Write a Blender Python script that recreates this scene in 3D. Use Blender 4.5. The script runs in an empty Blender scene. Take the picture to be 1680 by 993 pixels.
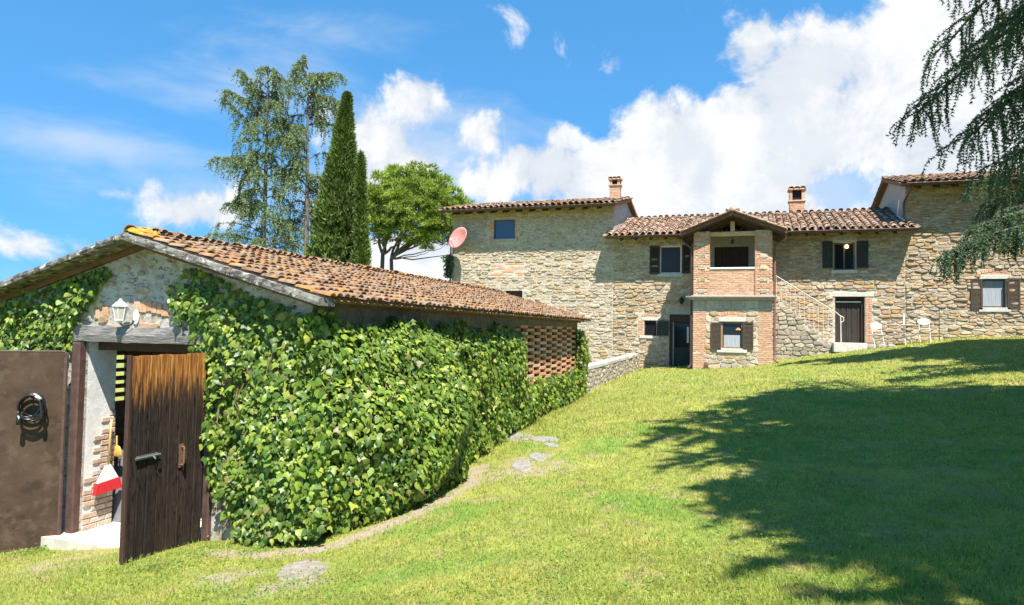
import bpy, math, random
import numpy as np
from mathutils import Matrix, Vector

random.seed(7)
RNG = np.random.default_rng(11)
SC = bpy.context.scene
COL = SC.collection

# ------------------------------------------------------------------ camera
# World axes follow the farmhouse: +X along the facade, +Y towards it, z = 0 at eye level.
W, H, F, HOR, ROLL = 1680.0, 993.0, 1130.0, 541.0, 0.018
PITCH = math.atan((HOR - H / 2) / F)
_fw = np.array([0, math.cos(PITCH), math.sin(PITCH)])
_up = np.array([0, -math.sin(PITCH), math.cos(PITCH)])
_rt = np.array([1.0, 0, 0])
_r = math.cos(ROLL) * _rt + math.sin(ROLL) * _up
_u = -math.sin(ROLL) * _rt + math.cos(ROLL) * _up
HEAD = math.radians(18.976)
_M = np.array([[math.cos(HEAD), -math.sin(HEAD), 0], [math.sin(HEAD), math.cos(HEAD), 0], [0, 0, 1]])
CF, CR, CU = _M @ _fw, _M @ _r, _M @ _u
def ray(x, y): return CF * F + CR * (x - W / 2) - CU * (y - H / 2)
def atY(x, y, Y): d = ray(x, y); return d * (Y / d[1])
def atX(x, y, X): d = ray(x, y); return d * (X / d[0])
def atZ(x, y, Z): d = ray(x, y); return d * (Z / d[2])
def atD(x, y, D): d = ray(x, y); return d * (D / F)          # D metres along the view axis
def proj(P):
    P = np.asarray(P, float)
    q = P @ CF
    return W / 2 + F * (P @ CR) / q, H / 2 - F * (P @ CU) / q, q

cam_d = bpy.data.cameras.new('camera')
cam = bpy.data.objects.new('camera', cam_d); COL.objects.link(cam)
cam_d.sensor_width = 36.0; cam_d.lens = F / W * 36.0
cam_d.clip_start = 0.05; cam_d.clip_end = 6000
cam.matrix_world = Matrix(((CR[0], CU[0], -CF[0], 0), (CR[1], CU[1], -CF[1], 0), (CR[2], CU[2], -CF[2], 0), (0, 0, 0, 1)))
SC.camera = cam
SC.render.engine = 'CYCLES'
SC.cycles.max_bounces = 5
SC.cycles.diffuse_bounces = 2
SC.cycles.transparent_max_bounces = 6

# ------------------------------------------------------------------ sun, sky, exposure
SUN_AZ, SUN_EL = math.radians(34.5), math.radians(60)
SUN = Vector((math.sin(SUN_AZ) * math.cos(SUN_EL), -math.cos(SUN_AZ) * math.cos(SUN_EL), math.sin(SUN_EL)))
sl = bpy.data.lights.new('sun', 'SUN'); sl.energy = 5.0; sl.angle = math.radians(0.53); sl.color = (1.0, 0.955, 0.89)
so = bpy.data.objects.new('sun', sl); COL.objects.link(so)
so.rotation_euler = SUN.to_track_quat('Z', 'Y').to_euler()
SC.view_settings.view_transform = 'Standard'
SC.view_settings.look = 'None'
SC.view_settings.exposure = 1.2
SC.view_settings.gamma = 1.0
SC.view_settings.use_curve_mapping = False

def build_world():
    w = bpy.data.worlds.new('World'); SC.world = w; w.use_nodes = True
    nt = w.node_tree; nt.nodes.clear()
    N = nt.nodes.new; L = nt.links.new
    out = N('ShaderNodeOutputWorld'); bg = N('ShaderNodeBackground'); bg.inputs[1].default_value = 0.092
    L(bg.outputs[0], out.inputs[0])
    sky = N('ShaderNodeTexSky'); sky.sky_type = 'NISHITA'; sky.sun_disc = False
    sky.sun_elevation = SUN_EL; sky.sun_rotation = math.pi - SUN_AZ
    sky.air_density = 0.8; sky.dust_density = 0.0; sky.ozone_density = 1.2
    hs = N('ShaderNodeHueSaturation'); hs.inputs['Hue'].default_value = 0.488; hs.inputs['Saturation'].default_value = 1.27; hs.inputs['Value'].default_value = 1.62
    L(sky.outputs[0], hs.inputs['Color'])
    tc = N('ShaderNodeTexCoord')
    lift = N('ShaderNodeVectorMath'); lift.operation = 'MULTIPLY_ADD'          # deep clear blue that pales only slowly towards the horizon
    L(tc.outputs['Generated'], lift.inputs[0]); lift.inputs[1].default_value = (1, 1, .85); lift.inputs[2].default_value = (0, 0, .30)
    nl = N('ShaderNodeVectorMath'); nl.operation = 'NORMALIZE'; L(lift.outputs[0], nl.inputs[0]); L(nl.outputs[0], sky.inputs['Vector'])
    def math_(op, a, b=None, c=None, clamp=False):
        n = N('ShaderNodeMath'); n.operation = op; n.use_clamp = clamp
        for i, v in enumerate((a, b, c)):
            if v is None: continue
            if isinstance(v, (int, float)): n.inputs[i].default_value = v
            else: L(v, n.inputs[i])
        return n.outputs[0]
    def ramp(v, a, b, smooth=True):
        n = N('ShaderNodeMapRange'); n.interpolation_type = 'SMOOTHSTEP' if smooth else 'LINEAR'
        L(v, n.inputs[0]); n.inputs[1].default_value = a; n.inputs[2].default_value = b
        return n.outputs[0]
    rot = N('ShaderNodeVectorRotate'); rot.rotation_type = 'Z_AXIS'; rot.inputs['Angle'].default_value = -HEAD
    L(tc.outputs['Generated'], rot.inputs['Vector'])
    sep = N('ShaderNodeSeparateXYZ'); L(rot.outputs[0], sep.inputs[0])
    az = math_('ARCTAN2', sep.outputs[0], sep.outputs[1])
    el = math_('ARCSINE', sep.outputs[2])
    comb = N('ShaderNodeCombineXYZ'); L(az, comb.inputs[0]); L(el, comb.inputs[1])
    def azel(x, y):
        d = _fw * F + _r * (x - W / 2) - _u * (y - H / 2)
        return math.atan2(d[0], d[1]), math.atan2(d[2], math.hypot(d[0], d[1]))
    def noise(scale, detail, rough, off=(0, 0, 0), dist=0.0, stretch=(1, 1, 1)):
        mp = N('ShaderNodeMapping'); mp.inputs['Location'].default_value = off; mp.inputs['Scale'].default_value = stretch
        L(rot.outputs[0], mp.inputs[0])
        n = N('ShaderNodeTexNoise'); n.inputs['Scale'].default_value = scale; n.inputs['Detail'].default_value = detail
        n.inputs['Roughness'].default_value = rough; n.inputs['Distortion'].default_value = dist
        L(mp.outputs[0], n.inputs['Vector']); return n.outputs['Fac']
    def field(lobes):
        acc = None
        for i_, (x, y, rx, ry, wt) in enumerate(lobes):
            if len(lobes) > 20 and i_ < 13: rx, ry = rx * 1.22, ry * 1.22
            a, e = azel(x, y); a2, _ = azel(x + rx, y); _, e2 = azel(x, y - ry)
            sx, sy = 1 / max(abs(a2 - a), 1e-3), 1 / max(abs(e2 - e), 1e-3)
            m = N('ShaderNodeVectorMath'); m.operation = 'MULTIPLY_ADD'
            L(comb.outputs[0], m.inputs[0]); m.inputs[1].default_value = (sx, sy, 0); m.inputs[2].default_value = (-a * sx, -e * sy, 0)
            ln = N('ShaderNodeVectorMath'); ln.operation = 'LENGTH'; L(m.outputs[0], ln.inputs[0])
            v = math_('MULTIPLY_ADD', ln.outputs['Value'], -wt, wt)
            acc = v if acc is None else math_('SMOOTH_MAX', acc, v, 0.15)
        return acc
    cumulus = [(1500, 110, 210, 170, 1), (1640, 60, 200, 220, 1), (1330, 240, 190, 130, 1), (1130, 265, 150, 105, 1), (1210, 190, 75, 60, .8),
               (1235, 70, 70, 70, .95), (1340, 110, 140, 120, 1), (1620, 270, 200, 150, 1), (1180, 330, 330, 70, 1), (900, 275, 85, 60, .9),
               (925, 228, 48, 36, .8), (1010, 300, 120, 70, 1), (800, 300, 70, 40, .6), (970, 45, 45, 75, .42), (1000, 105, 35, 40, .35),
               (690, 160, 95, 70, .68), (620, 230, 140, 100, .62), (800, 210, 75, 52, .62), (180, 318, 62, 26, .6), (340, 345, 170, 52, .65),
               (20, 400, 150, 50, .6), (600, 310, 200, 60, .5), (700, 430, 150, 60, .7), (-300, 380, 300, 60, .7), (-200, 150, 160, 60, .4)]
    veil = [(150, 235, 330, 60, .75), (420, 130, 260, 100, .6), (350, 310, 400, 70, .4), (700, 260, 260, 150, .8), (560, 60, 200, 60, .3),
            (1380, 310, 300, 160, .8), (800, 490, 1600, 50, .4)]
    n1 = noise(7.0, 7, .62, dist=.25); n2 = noise(7.0, 6, .62, off=(-.035, .0, -.05), dist=.25)
    n3 = noise(1.7, 3, .5, off=(3.1, .7, 1.9))
    n4 = noise(5.0, 4, .6, off=(7, 2, 1), stretch=(1, 1, 3.2), dist=.4)
    wide = math_('MULTIPLY_ADD', n3, 2.2, -1.55)                 # cloud cover that goes on round the rest of the sky
    gap = field([(1385, 308, 95, 70, .95)]); gap = math_('MAXIMUM', gap, 0.0)
    f1 = math_('SUBTRACT', math_('MAXIMUM', field(cumulus), wide), gap)
    d1 = math_('MULTIPLY_ADD', math_('SUBTRACT', n1, .5), 2.6, f1)
    mask = ramp(d1, 0.06, 0.42)
    core = ramp(d1, 0.12, 0.75)
    lit = ramp(math_('SUBTRACT', n1, n2), -0.09, 0.10)
    v1 = math_('MULTIPLY_ADD', math_('SUBTRACT', n4, .5), 1.2, field(veil))
    vm = math_('MULTIPLY', ramp(v1, 0.0, 0.8), 0.62)
    def mix(fac, a, b):
        n = N('ShaderNodeMix'); n.data_type = 'RGBA'
        L(fac, n.inputs['Factor'])
        for s, v in ((n.inputs[6], a), (n.inputs[7], b)):
            if isinstance(v, tuple): s.default_value = v + (1,)
            else: L(v, s)
        return n.outputs[2]
    K = 4.7
    shade = mix(lit, (.74 * K, .80 * K, .88 * K), (1.08 * K, 1.08 * K, 1.08 * K))
    shade = mix(math_('MULTIPLY', core, .45), shade, (1.0 * K, 1.01 * K, 1.03 * K))
    c = mix(vm, hs.outputs[0], (.78 * K, .87 * K, .97 * K))
    c = mix(math_('MULTIPLY', mask, .96), c, shade)
    L(c, bg.inputs[0])
    w.cycles.sampling_method = 'MANUAL'; w.cycles.sample_map_resolution = 512
build_world()

# ------------------------------------------------------------------ helpers
MATS = {}
def M(name, palette, nscale=6.0, namt=0.35, spots=(), rough=0.85, bump=0.25, bscale=40.0, spec=0.3, trans=None,
      stretch=(1, 1, 1), metal=0.0, crev=None, emit=None, attr=None, gloss_noise=False, coord='world'):
    m = bpy.data.materials.new(name); m.use_nodes = True
    nt = m.node_tree; nt.nodes.clear(); N = nt.nodes.new; L = nt.links.new
    out = N('ShaderNodeOutputMaterial'); b = N('ShaderNodeBsdfPrincipled')
    b.inputs['Roughness'].default_value = rough; b.inputs['Metallic'].default_value = metal
    b.inputs['Specular IOR Level'].default_value = spec
    if coord == 'object':
        pos = N('ShaderNodeTexCoord').outputs['Object']
    else:
        pos = N('ShaderNodeNewGeometry').outputs['Position']
    if stretch != (1, 1, 1):
        mp = N('ShaderNodeMapping'); mp.inputs['Scale'].default_value = stretch; L(pos, mp.inputs[0]); pos = mp.outputs[0]
    def noise(scale, detail=6, rough_=.6, off=0.0):
        n = N('ShaderNodeTexNoise'); n.noise_dimensions = '4D'; n.inputs['W'].default_value = off
        n.inputs['Scale'].default_value = scale; n.inputs['Detail'].default_value = detail; n.inputs['Roughness'].default_value = rough_
        L(pos, n.inputs['Vector']); return n.outputs['Fac']
    def mix(fac, a, bb, blend='MIX'):
        n = N('ShaderNodeMix'); n.data_type = 'RGBA'; n.blend_type = blend
        if isinstance(fac, float): n.inputs['Factor'].default_value = fac
        else: L(fac, n.inputs['Factor'])
        for s, v in ((n.inputs[6], a), (n.inputs[7], bb)):
            if isinstance(v, tuple): s.default_value = v[:3] + (1,)
            else: L(v, s)
        return n.outputs[2]
    def mrange(v, a, bb, c=0.0, d=1.0):
        n = N('ShaderNodeMapRange'); n.interpolation_type = 'SMOOTHSTEP'
        L(v, n.inputs[0])
        for i, q in enumerate((a, bb, c, d)): n.inputs[i + 1].default_value = q
        return n.outputs[0]
    if len(palette) > 1:
        oi = N('ShaderNodeObjectInfo'); g = N('ShaderNodeNewGeometry')
        ad = N('ShaderNodeMath'); ad.operation = 'ADD'; L(oi.outputs['Random'], ad.inputs[0]); L(g.outputs['Random Per Island'], ad.inputs[1])
        fr = N('ShaderNodeMath'); fr.operation = 'FRACT'; L(ad.outputs[0], fr.inputs[0])
        cr = N('ShaderNodeValToRGB'); els = cr.color_ramp.elements
        els[0].position = 0.0; els[0].color = palette[0][:3] + (1,); els[1].position = 1.0; els[1].color = palette[-1][:3] + (1,)
        for i, c in enumerate(palette[1:-1], 1):
            e = els.new(i / (len(palette) - 1)); e.color = c[:3] + (1,)
        L(fr.outputs[0], cr.inputs[0]); col = cr.outputs[0]
    else:
        col = palette[0]
    if namt > 0:
        nz = noise(nscale)
        k = mrange(nz, .28, .72, 1 - namt, 1 + namt)
        vm = N('ShaderNodeVectorMath'); vm.operation = 'SCALE'
        if isinstance(col, tuple): vm.inputs[0].default_value = col[:3]
        else: L(col, vm.inputs[0])
        L(k, vm.inputs['Scale']); col = vm.outputs[0]
    for i, (c, s, lo, hi, amt) in enumerate(spots):
        col = mix(mrange(noise(s, 5, .62, 3.3 + 2.1 * i), lo, hi, 0.0, amt), col, c)
    if crev:
        mp2 = N('ShaderNodeMapping'); mp2.inputs['Scale'].default_value = (1, 1, 2.6); L(pos, mp2.inputs[0])
        n2 = N('ShaderNodeTexNoise'); n2.inputs['Scale'].default_value = crev[1]; n2.inputs['Detail'].default_value = 5; n2.inputs['Roughness'].default_value = .6; L(mp2.outputs[0], n2.inputs['Vector'])
        col = mix(mrange(n2.outputs['Fac'], crev[2], crev[2] + .06, 0.0, crev[3]), col, crev[0])
    if attr:
        a = N('ShaderNodeAttribute'); a.attribute_name = attr[0]
        am = N('ShaderNodeMath'); am.operation = 'MULTIPLY_ADD'
        L(a.outputs['Fac'], am.inputs[0]); am.inputs[1].default_value = 1.6
        nn = noise(5.0, 6, .7, 9.1); ms = N('ShaderNodeMath'); ms.operation = 'MULTIPLY_ADD'; L(nn, ms.inputs[0]); ms.inputs[1].default_value = 2.8; ms.inputs[2].default_value = -1.95
        L(ms.outputs[0], am.inputs[2])
        dirt = mix(mrange(noise(14, 6, .7, 4.4), .3, .7), attr[1], attr[2])
        col = mix(mrange(am.outputs[0], 0.0, .5), col, dirt)
    if isinstance(col, tuple): b.inputs['Base Color'].default_value = col[:3] + (1,)
    else: L(col, b.inputs['Base Color'])
    if bump > 0:
        bp = N('ShaderNodeBump'); bp.inputs['Strength'].default_value = bump; bp.inputs['Distance'].default_value = 0.02
        L(noise(bscale, 5, .65, 1.7), bp.inputs['Height']); L(bp.outputs[0], b.inputs['Normal'])
    if emit: 
        b.inputs['Emission Color'].default_value = emit[0] + (1,); b.inputs['Emission Strength'].default_value = emit[1]
    if trans:
        t = N('ShaderNodeBsdfTranslucent'); ms = N('ShaderNodeMixShader'); ms.inputs[0].default_value = trans
        if isinstance(col, tuple): t.inputs[0].default_value = col[:3] + (1,)
        else:
            vm = N('ShaderNodeVectorMath'); vm.operation = 'MULTIPLY'; L(col, vm.inputs[0]); vm.inputs[1].default_value = (1.35, 1.5, .6)
            L(vm.outputs[0], t.inputs[0])
        L(b.outputs[0], ms.inputs[1]); L(t.outputs[0], ms.inputs[2]); L(ms.outputs[0], out.inputs[0])
    else:
        L(b.outputs[0], out.inputs[0])
    MATS[name] = m
    return m

def tri_mesh(name, V, Fc, smooth=False):
    me = bpy.data.meshes.new(name)
    V = np.ascontiguousarray(V, dtype=np.float32); Fc = np.ascontiguousarray(Fc, dtype=np.int32)
    me.vertices.add(len(V)); me.vertices.foreach_set('co', V.ravel())
    k = Fc.shape[1]
    me.loops.add(Fc.size); me.loops.foreach_set('vertex_index', Fc.ravel())
    me.polygons.add(len(Fc)); me.polygons.foreach_set('loop_start', np.arange(0, Fc.size, k, dtype=np.int32))
    me.update(calc_edges=True)
    if smooth: me.polygons.foreach_set('use_smooth', np.ones(len(Fc), dtype=bool))
    return me

class MB:
    """collects shapes of one part and builds one mesh"""
    def __init__(s): s.v = []; s.f = []
    def add(s, V, Fs):
        o = len(s.v); s.v += [tuple(map(float, p)) for p in V]; s.f += [tuple(i + o for i in f) for f in Fs]; return s
    def box(s, x0, x1, y0, y1, z0, z1):
        return s.add([(x0, y0, z0), (x1, y0, z0), (x1, y1, z0), (x0, y1, z0), (x0, y0, z1), (x1, y0, z1), (x1, y1, z1), (x0, y1, z1)],
                     [(0, 3, 2, 1), (4, 5, 6, 7), (0, 1, 5, 4), (1, 2, 6, 5), (2, 3, 7, 6), (3, 0, 4, 7)])
    def bbox(s, x0, x1, y0, y1, z0, z1, b=.01):
        """box with chamfered edges on the -Y front and all vertical edges"""
        b = min(b, (x1 - x0) * .4, (z1 - z0) * .4, (y1 - y0) * .4)
        V = []
        for (y, i) in ((y0, b), (y0 + b, 0), (y1 - b, 0), (y1, b)):
            V += [(x0 + i, y, z0 + i), (x1 - i, y, z0 + i), (x1 - i, y, z1 - i), (x0 + i, y, z1 - i)]
        Fs = [(0, 1, 2, 3), (15, 14, 13, 12)]
        for r in range(3):
            for k in range(4):
                a, c = r * 4 + k, r * 4 + (k + 1) % 4
                Fs.append((a, a + 4, c + 4, c))
        return s.add(V, Fs)
    def prism(s, poly, dirv, ln):
        """poly: 3D points; extruded by dirv*ln"""
        n = len(poly); d = np.array(dirv) * ln
        V = [tuple(p) for p in poly] + [tuple(np.array(p) + d) for p in poly]
        Fs = [tuple(range(n - 1, -1, -1)), tuple(range(n, 2 * n))] + [(i, (i + 1) % n, n + (i + 1) % n, n + i) for i in range(n)]
        return s.add(V, Fs)
    def tube(s, pts, r, n=8, cap=True):
        pts = [np.array(p, float) for p in pts]; R = r if hasattr(r, '__len__') else [r] * len(pts)
        V = []; ref = None
        for i, p in enumerate(pts):
            t = pts[min(i + 1, len(pts) - 1)] - pts[max(i - 1, 0)]; t = t / (np.linalg.norm(t) + 1e-9)
            if ref is None:
                ref = np.array([0, 0, 1.0]) if abs(t[2]) < .9 else np.array([1.0, 0, 0])
            a = np.cross(t, ref); a /= np.linalg.norm(a) + 1e-9; b = np.cross(a, t); ref = b
            for k in range(n):
                th = 2 * math.pi * k / n; V.append(p + R[i] * (math.cos(th) * a + math.sin(th) * b))
        Fs = []
        for i in range(len(pts) - 1):
            for k in range(n):
                Fs.append((i * n + k, i * n + (k + 1) % n, (i + 1) * n + (k + 1) % n, (i + 1) * n + k))
        if cap: Fs += [tuple(range(n - 1, -1, -1)), tuple(range((len(pts) - 1) * n, len(pts) * n))]
        return s.add(V, Fs)
    def lathe(s, prof, c=(0, 0, 0), n=12, sx=1, sy=1):
        V = []; Fs = []
        for (r, z) in prof:
            for k in range(n):
                th = 2 * math.pi * k / n; V.append((c[0] + r * math.cos(th) * sx, c[1] + r * math.sin(th) * sy, c[2] + z))
        for i in range(len(prof) - 1):
            for k in range(n): Fs.append((i * n + k, i * n + (k + 1) % n, (i + 1) * n + (k + 1) % n, (i + 1) * n + k))
        Fs += [tuple(range(n - 1, -1, -1)), tuple(range((len(prof) - 1) * n, len(prof) * n))]
        return s.add(V, Fs)
    def mesh(s, name):
        me = bpy.data.meshes.new(name); me.from_pydata(s.v, [], s.f); me.update(); return me
    def build(s, name, mat, parent=None, smooth=False):
        return obj(name, s.mesh(name), mat, parent, smooth)

def obj(name, me, mat, parent=None, smooth=False):
    o = bpy.data.objects.new(name, me); COL.objects.link(o)
    if mat is not None and not me.materials: me.materials.append(MATS[mat] if isinstance(mat, str) else mat)
    if smooth: me.polygons.foreach_set('use_smooth', np.ones(len(me.polygons), dtype=bool))
    if parent is not None:
        o.parent = parent
        o.matrix_parent_inverse = pinv(parent)
    return o
def world_of(o):
    m = o.matrix_basis.copy()
    while o.parent is not None:
        m = o.parent.matrix_basis @ o.matrix_parent_inverse @ m; o = o.parent
    return m
def pinv(p):
    return world_of(p).inverted()
def thing(name, label, cat, loc=(0, 0, 0), group=None):
    o = bpy.data.objects.new(name, None); COL.objects.link(o); o.location = loc; o.empty_display_size = .2
    return tag(o, label, cat, group)
def tag(o, label=None, cat=None, group=None, kind=None):
    if label: o['label'] = label
    if cat: o['category'] = cat
    if group: o['group'] = group
    if kind: o['kind'] = kind
    return o
def join_pieces(lst):
    """lst of (V, faces-list) -> MB"""
    mb = MB()
    for V, Fs in lst: mb.add(V, Fs)
    return mb
# ------------------------------------------------------------------ materials
OCH = [(0.401, 0.271, 0.136), (0.455, 0.353, 0.220), (0.364, 0.288, 0.199), (0.482, 0.378, 0.242), (0.328, 0.247, 0.156), (0.427, 0.271, 0.106), (0.410, 0.345, 0.256), (0.510, 0.419, 0.291), (0.382, 0.239, 0.122), (0.309, 0.263, 0.206), (0.455, 0.362, 0.234), (0.419, 0.247, 0.136)]
PALE = [(0.464, 0.366, 0.245), (0.417, 0.314, 0.194), (0.388, 0.322, 0.239), (0.484, 0.391, 0.275), (0.361, 0.271, 0.171), (0.426, 0.280, 0.127), (0.408, 0.349, 0.268), (0.445, 0.358, 0.253), (0.322, 0.264, 0.202), (0.437, 0.307, 0.164), (0.474, 0.391, 0.283)]
M('mortar_pale', [(.505, .44, .345)], 3.5, .16, [((.37, .31, .225), 9, .5, .68, .6), ((.31, .27, .21), 30, .58, .7, .7)], .93, .6, 28, crev=((.17, .135, .10), 7.5, .575, .85))
M('mortar_warm', [(.50, .44, .345)], 4, .2, [((.31, .245, .165), 12, .5, .66, .7)], .93, .6, 30, crev=((.15, .115, .085), 8, .56, .85))
M('stone_pale', PALE, 9, .26, [((.52, .47, .37), 11, .52, .62, .75), ((.3, .27, .22), 26, .6, .72, .6)], .9, .55, 45)
M('stone_ochre', OCH, 9, .26, [((.55, .48, .36), 10, .58, .68, .6), ((.26, .23, .19), 22, .6, .72, .6)], .9, .6, 45)
M('stone_stair', [(.40, .33, .23), (.33, .28, .21), (.28, .25, .21), (.44, .37, .26), (.36, .30, .22)], 8, .3, [((.2, .18, .15), 9, .5, .64, .7)], .93, .6, 40)
M('stone_grey', [(.40, .37, .33), (.34, .31, .27), (.45, .42, .36)], 8, .2, [((.28, .26, .23), 20, .55, .7, .6)], .9, .4, 40)
M('limestone', [(.52, .49, .42)], 8, .14, [((.40, .37, .31), 18, .55, .7, .6)], .88, .25, 50)
BR = [(.50, .27, .155), (.56, .33, .20), (.47, .25, .145), (.58, .37, .24), (.54, .31, .18), (.50, .30, .20)]
M('brick_screen', [(.55, .26, .125), (.60, .31, .16), (.50, .23, .115), (.62, .36, .21), (.57, .42, .30)], 10, .18, [], .9, .4, 50)
M('brick_pale', [(.50, .35, .25), (.55, .41, .31), (.46, .30, .21), (.52, .45, .37)], 10, .2, [((.6, .56, .5), 9, .5, .62, .7)], .92, .5, 50)
M('brick', BR, 12, .2, [((.55, .42, .30), 16, .58, .7, .6), ((.27, .15, .1), 24, .62, .75, .5)], .9, .4, 60)
M('brick_mortar', [(.52, .43, .33)], 8, .18, [((.40, .30, .22), 20, .5, .7, .6)], .93, .4, 40)
TILE = [(0.289, 0.151, 0.093), (0.340, 0.209, 0.137), (0.391, 0.286, 0.201), (0.255, 0.147, 0.100), (0.357, 0.263, 0.186), (0.373, 0.209, 0.123), (0.255, 0.185, 0.137), (0.382, 0.310, 0.237)]
M('roof_tile', TILE, 10, .25, [((.46, .40, .31), 7, .54, .66, .7), ((.13, .10, .08), 11, .53, .65, .8), ((.40, .36, .16), 5, .66, .74, .6)], .92, .5, 50)
M('shed_tile', [(.22, .118, .06), (.26, .15, .08), (.27, .19, .12), (.20, .112, .064), (.25, .165, .10), (.285, .155, .07), (.19, .13, .085), (.28, .215, .15)], 12, .3,
  [((.34, .28, .20), 14, .55, .64, .6), ((.07, .05, .038), 18, .53, .63, .65), ((.44, .19, .035), 4.5, .54, .64, .75)], .93, .55, 60)
M('clay_dark', [(.24, .15, .10)], 7, .3, [((.14, .11, .09), 9, .5, .65, .7)], .94, .4, 40)
M('lichen_orange', [(.55, .25, .025)], 12, .3, [((.42, .34, .22), 15, .54, .66, .7), ((.3, .12, .03), 9, .55, .66, .6)], .95, .7, 60)
M('verge_stone', [(.17, .16, .135)], 10, .4, [((.50, .48, .42), 13, .56, .62, .85), ((.045, .042, .038), 10, .51, .58, .9), ((.45, .38, .18), 6, .62, .7, .5)], .95, .6, 60)
M('wood_brown', [(.062, .032, .022)], 10, .3, [((.03, .018, .013), 16, .5, .7, .7)], .7, .3, 60, stretch=(8, 8, 1))
M('wood_rafter', [(.16, .085, .05)], 6, .3, [], .8, .3, 40)
M('wood_orange', [(.30, .115, .045)], 5, .25, [], .8, .3, 40)
M('wood_beam_pale', [(.52, .38, .21)], 6, .25, [((.30, .2, .11), 14, .52, .68, .7)], .85, .3, 50, stretch=(1, 4, 4))
M('shutter_brown', [(.062, .043, .028)], 14, .25, [((.16, .12, .08), 20, .62, .75, .5)], .75, .15, 60)
M('shutter_green', [(.032, .034, .027)], 14, .2, [], .6, .15, 60)
M('shutter_edge', [(.27, .17, .07)], 14, .2, [], .7, .15, 60)
M('gutter_brown', [(.075, .042, .032)], 10, .2, [], .42, .1, 40, spec=.5)
M('gutter_grey', [(.34, .30, .30)], 10, .15, [], .4, .1, 40, spec=.5)
M('copper_pipe', [(.22, .085, .055)], 10, .2, [], .5, .1, 40, spec=.5)
M('window_frame', [(.15, .10, .065)], 10, .2, [], .55, .1, 60)
M('white_frame', [(.72, .68, .60)], 10, .1, [], .6, .1, 60)
M('glass_dark', [(.012, .013, .014)], 3, 0, [], .08, 0, 10, spec=.35)
M('glass_blue', [(.022, .03, .06)], 3, 0, [], .05, 0, 10, spec=.9)
M('mosquito_net', [(.030, .033, .045)], 30, .1, [], .55, 0, 10, spec=.3)
M('curtain', [(.32, .34, .36)], 5, .2, [], .5, .1, 60, spec=.6, stretch=(6, 6, .4))
M('curtain_dark', [(.045, .036, .03)], 6, .35, [], .7, .1, 60, stretch=(5, 5, .3))
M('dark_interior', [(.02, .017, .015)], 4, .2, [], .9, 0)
M('plaster_grey', [(.40, .37, .32)], 5, .16, [((.30, .27, .22), 12, .5, .68, .6)], .94, .4, 30)
M('shed_plaster', [(.40, .375, .335)], 4, .2, [((.31, .215, .14), 6, .51, .60, .75), ((.20, .17, .14), 13, .54, .64, .8), ((.50, .46, .40), 9, .56, .66, .7)], .95, .9, 18, crev=((.13, .10, .08), 9, .58, .8))
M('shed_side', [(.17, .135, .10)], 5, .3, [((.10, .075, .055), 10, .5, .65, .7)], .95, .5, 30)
M('shed_inner', [(.30, .24, .19)], 5, .3, [((.4, .24, .16), 12, .5, .65, .6)], .95, .4, 30)
M('white_plaster', [(.66, .64, .60)], 6, .14, [((.45, .42, .38), 14, .56, .7, .5)], .93, .35, 40)
M('concrete_pale', [(.52, .47, .38)], 6, .14, [((.40, .36, .29), 20, .55, .7, .6)], .93, .3, 60)
M('concrete_grey', [(.30, .285, .25)], 8, .2, [((.18, .17, .15), 14, .55, .68, .6)], .94, .5, 40)
M('beam_grey', [(.22, .205, .19)], 9, .3, [((.09, .08, .075), 13, .52, .66, .7), ((.36, .33, .3), 20, .6, .7, .5)], .9, .9, 22, stretch=(.35, 2, 3))
M('rust_sheet', [(.070, .045, .029)], 3, .25, [((.105, .075, .05), 7, .50, .66, .7), ((.034, .025, .019), 4, .53, .66, .7), ((.15, .115, .085), 55, .66, .73, .6)], .8, .3, 60, spec=.12)
M('rust_frame', [(.085, .045, .035)], 10, .3, [((.17, .10, .06), 20, .6, .72, .6)], .6, .25, 60, spec=.4)
M('black_rubber', [(.012, .012, .013)], 10, 0, [], .32, 0, 10, spec=.5)
M('grey_plastic', [(.55, .57, .60)], 10, 0, [], .35, 0, 10, spec=.5)
M('bolt_steel', [(.20, .21, .21)], 30, .3, [((.1, .07, .05), 40, .6, .7, .6)], .45, .2, 60, metal=.5)
M('rust_iron', [(.17, .085, .05)], 30, .3, [], .75, .4, 60)
M('wood_handle', [(.62, .40, .15)], 20, .15, [], .5, 0)
M('white_plastic', [(.75, .74, .70)], 10, .05, [], .4, 0, spec=.5)
M('red_bristle', [(.66, .025, .03)], 60, .35, [], .6, .8, 200, stretch=(1, 4, .2))
M('yellow_bristle', [(.60, .36, .08)], 50, .3, [], .8, .8, 150)
M('grey_board', [(.17, .165, .17)], 5, .15, [], .6, .05)
M('lantern_white', [(.72, .72, .72)], 10, .08, [], .35, 0, spec=.6)
M('lantern_glass', [(.50, .46, .38)], 10, .1, [], .1, 0, spec=.8)
M('lantern_black', [(.02, .02, .02)], 10, .1, [], .5, 0)
M('dish_red', [(.50, .20, .17)], 2.5, .12, [((.62, .36, .33), 4, .5, .7, .7), ((.33, .10, .09), 14, .58, .7, .5)], .55, .05, 40, stretch=(1, 1, 3))
M('white_metal', [(.72, .74, .76)], 10, .06, [], .4, 0, spec=.5)
M('rail_metal', [(.60, .56, .48)], 10, .1, [], .6, 0, spec=.4)
M('pale_metal', [(.55, .54, .50)], 10, .1, [], .5, 0, spec=.5)
M('bulb', [(1, .8, .4)], 1, 0, emit=((1.0, .72, .30), 6.0), bump=0)
M('lamp_amber', [(.55, .30, .08)], 4, .1, bump=0, rough=.3)
M('bark', [(.17, .13, .10)], 8, .35, [((.30, .27, .24), 14, .55, .7, .6)], .95, .8, 25, stretch=(2, 2, .5))
M('bark_cedar', [(.17, .14, .12)], 8, .3, [((.12, .1, .085), 14, .52, .68, .6)], .95, .8, 25, stretch=(2, 2, .5))
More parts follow.
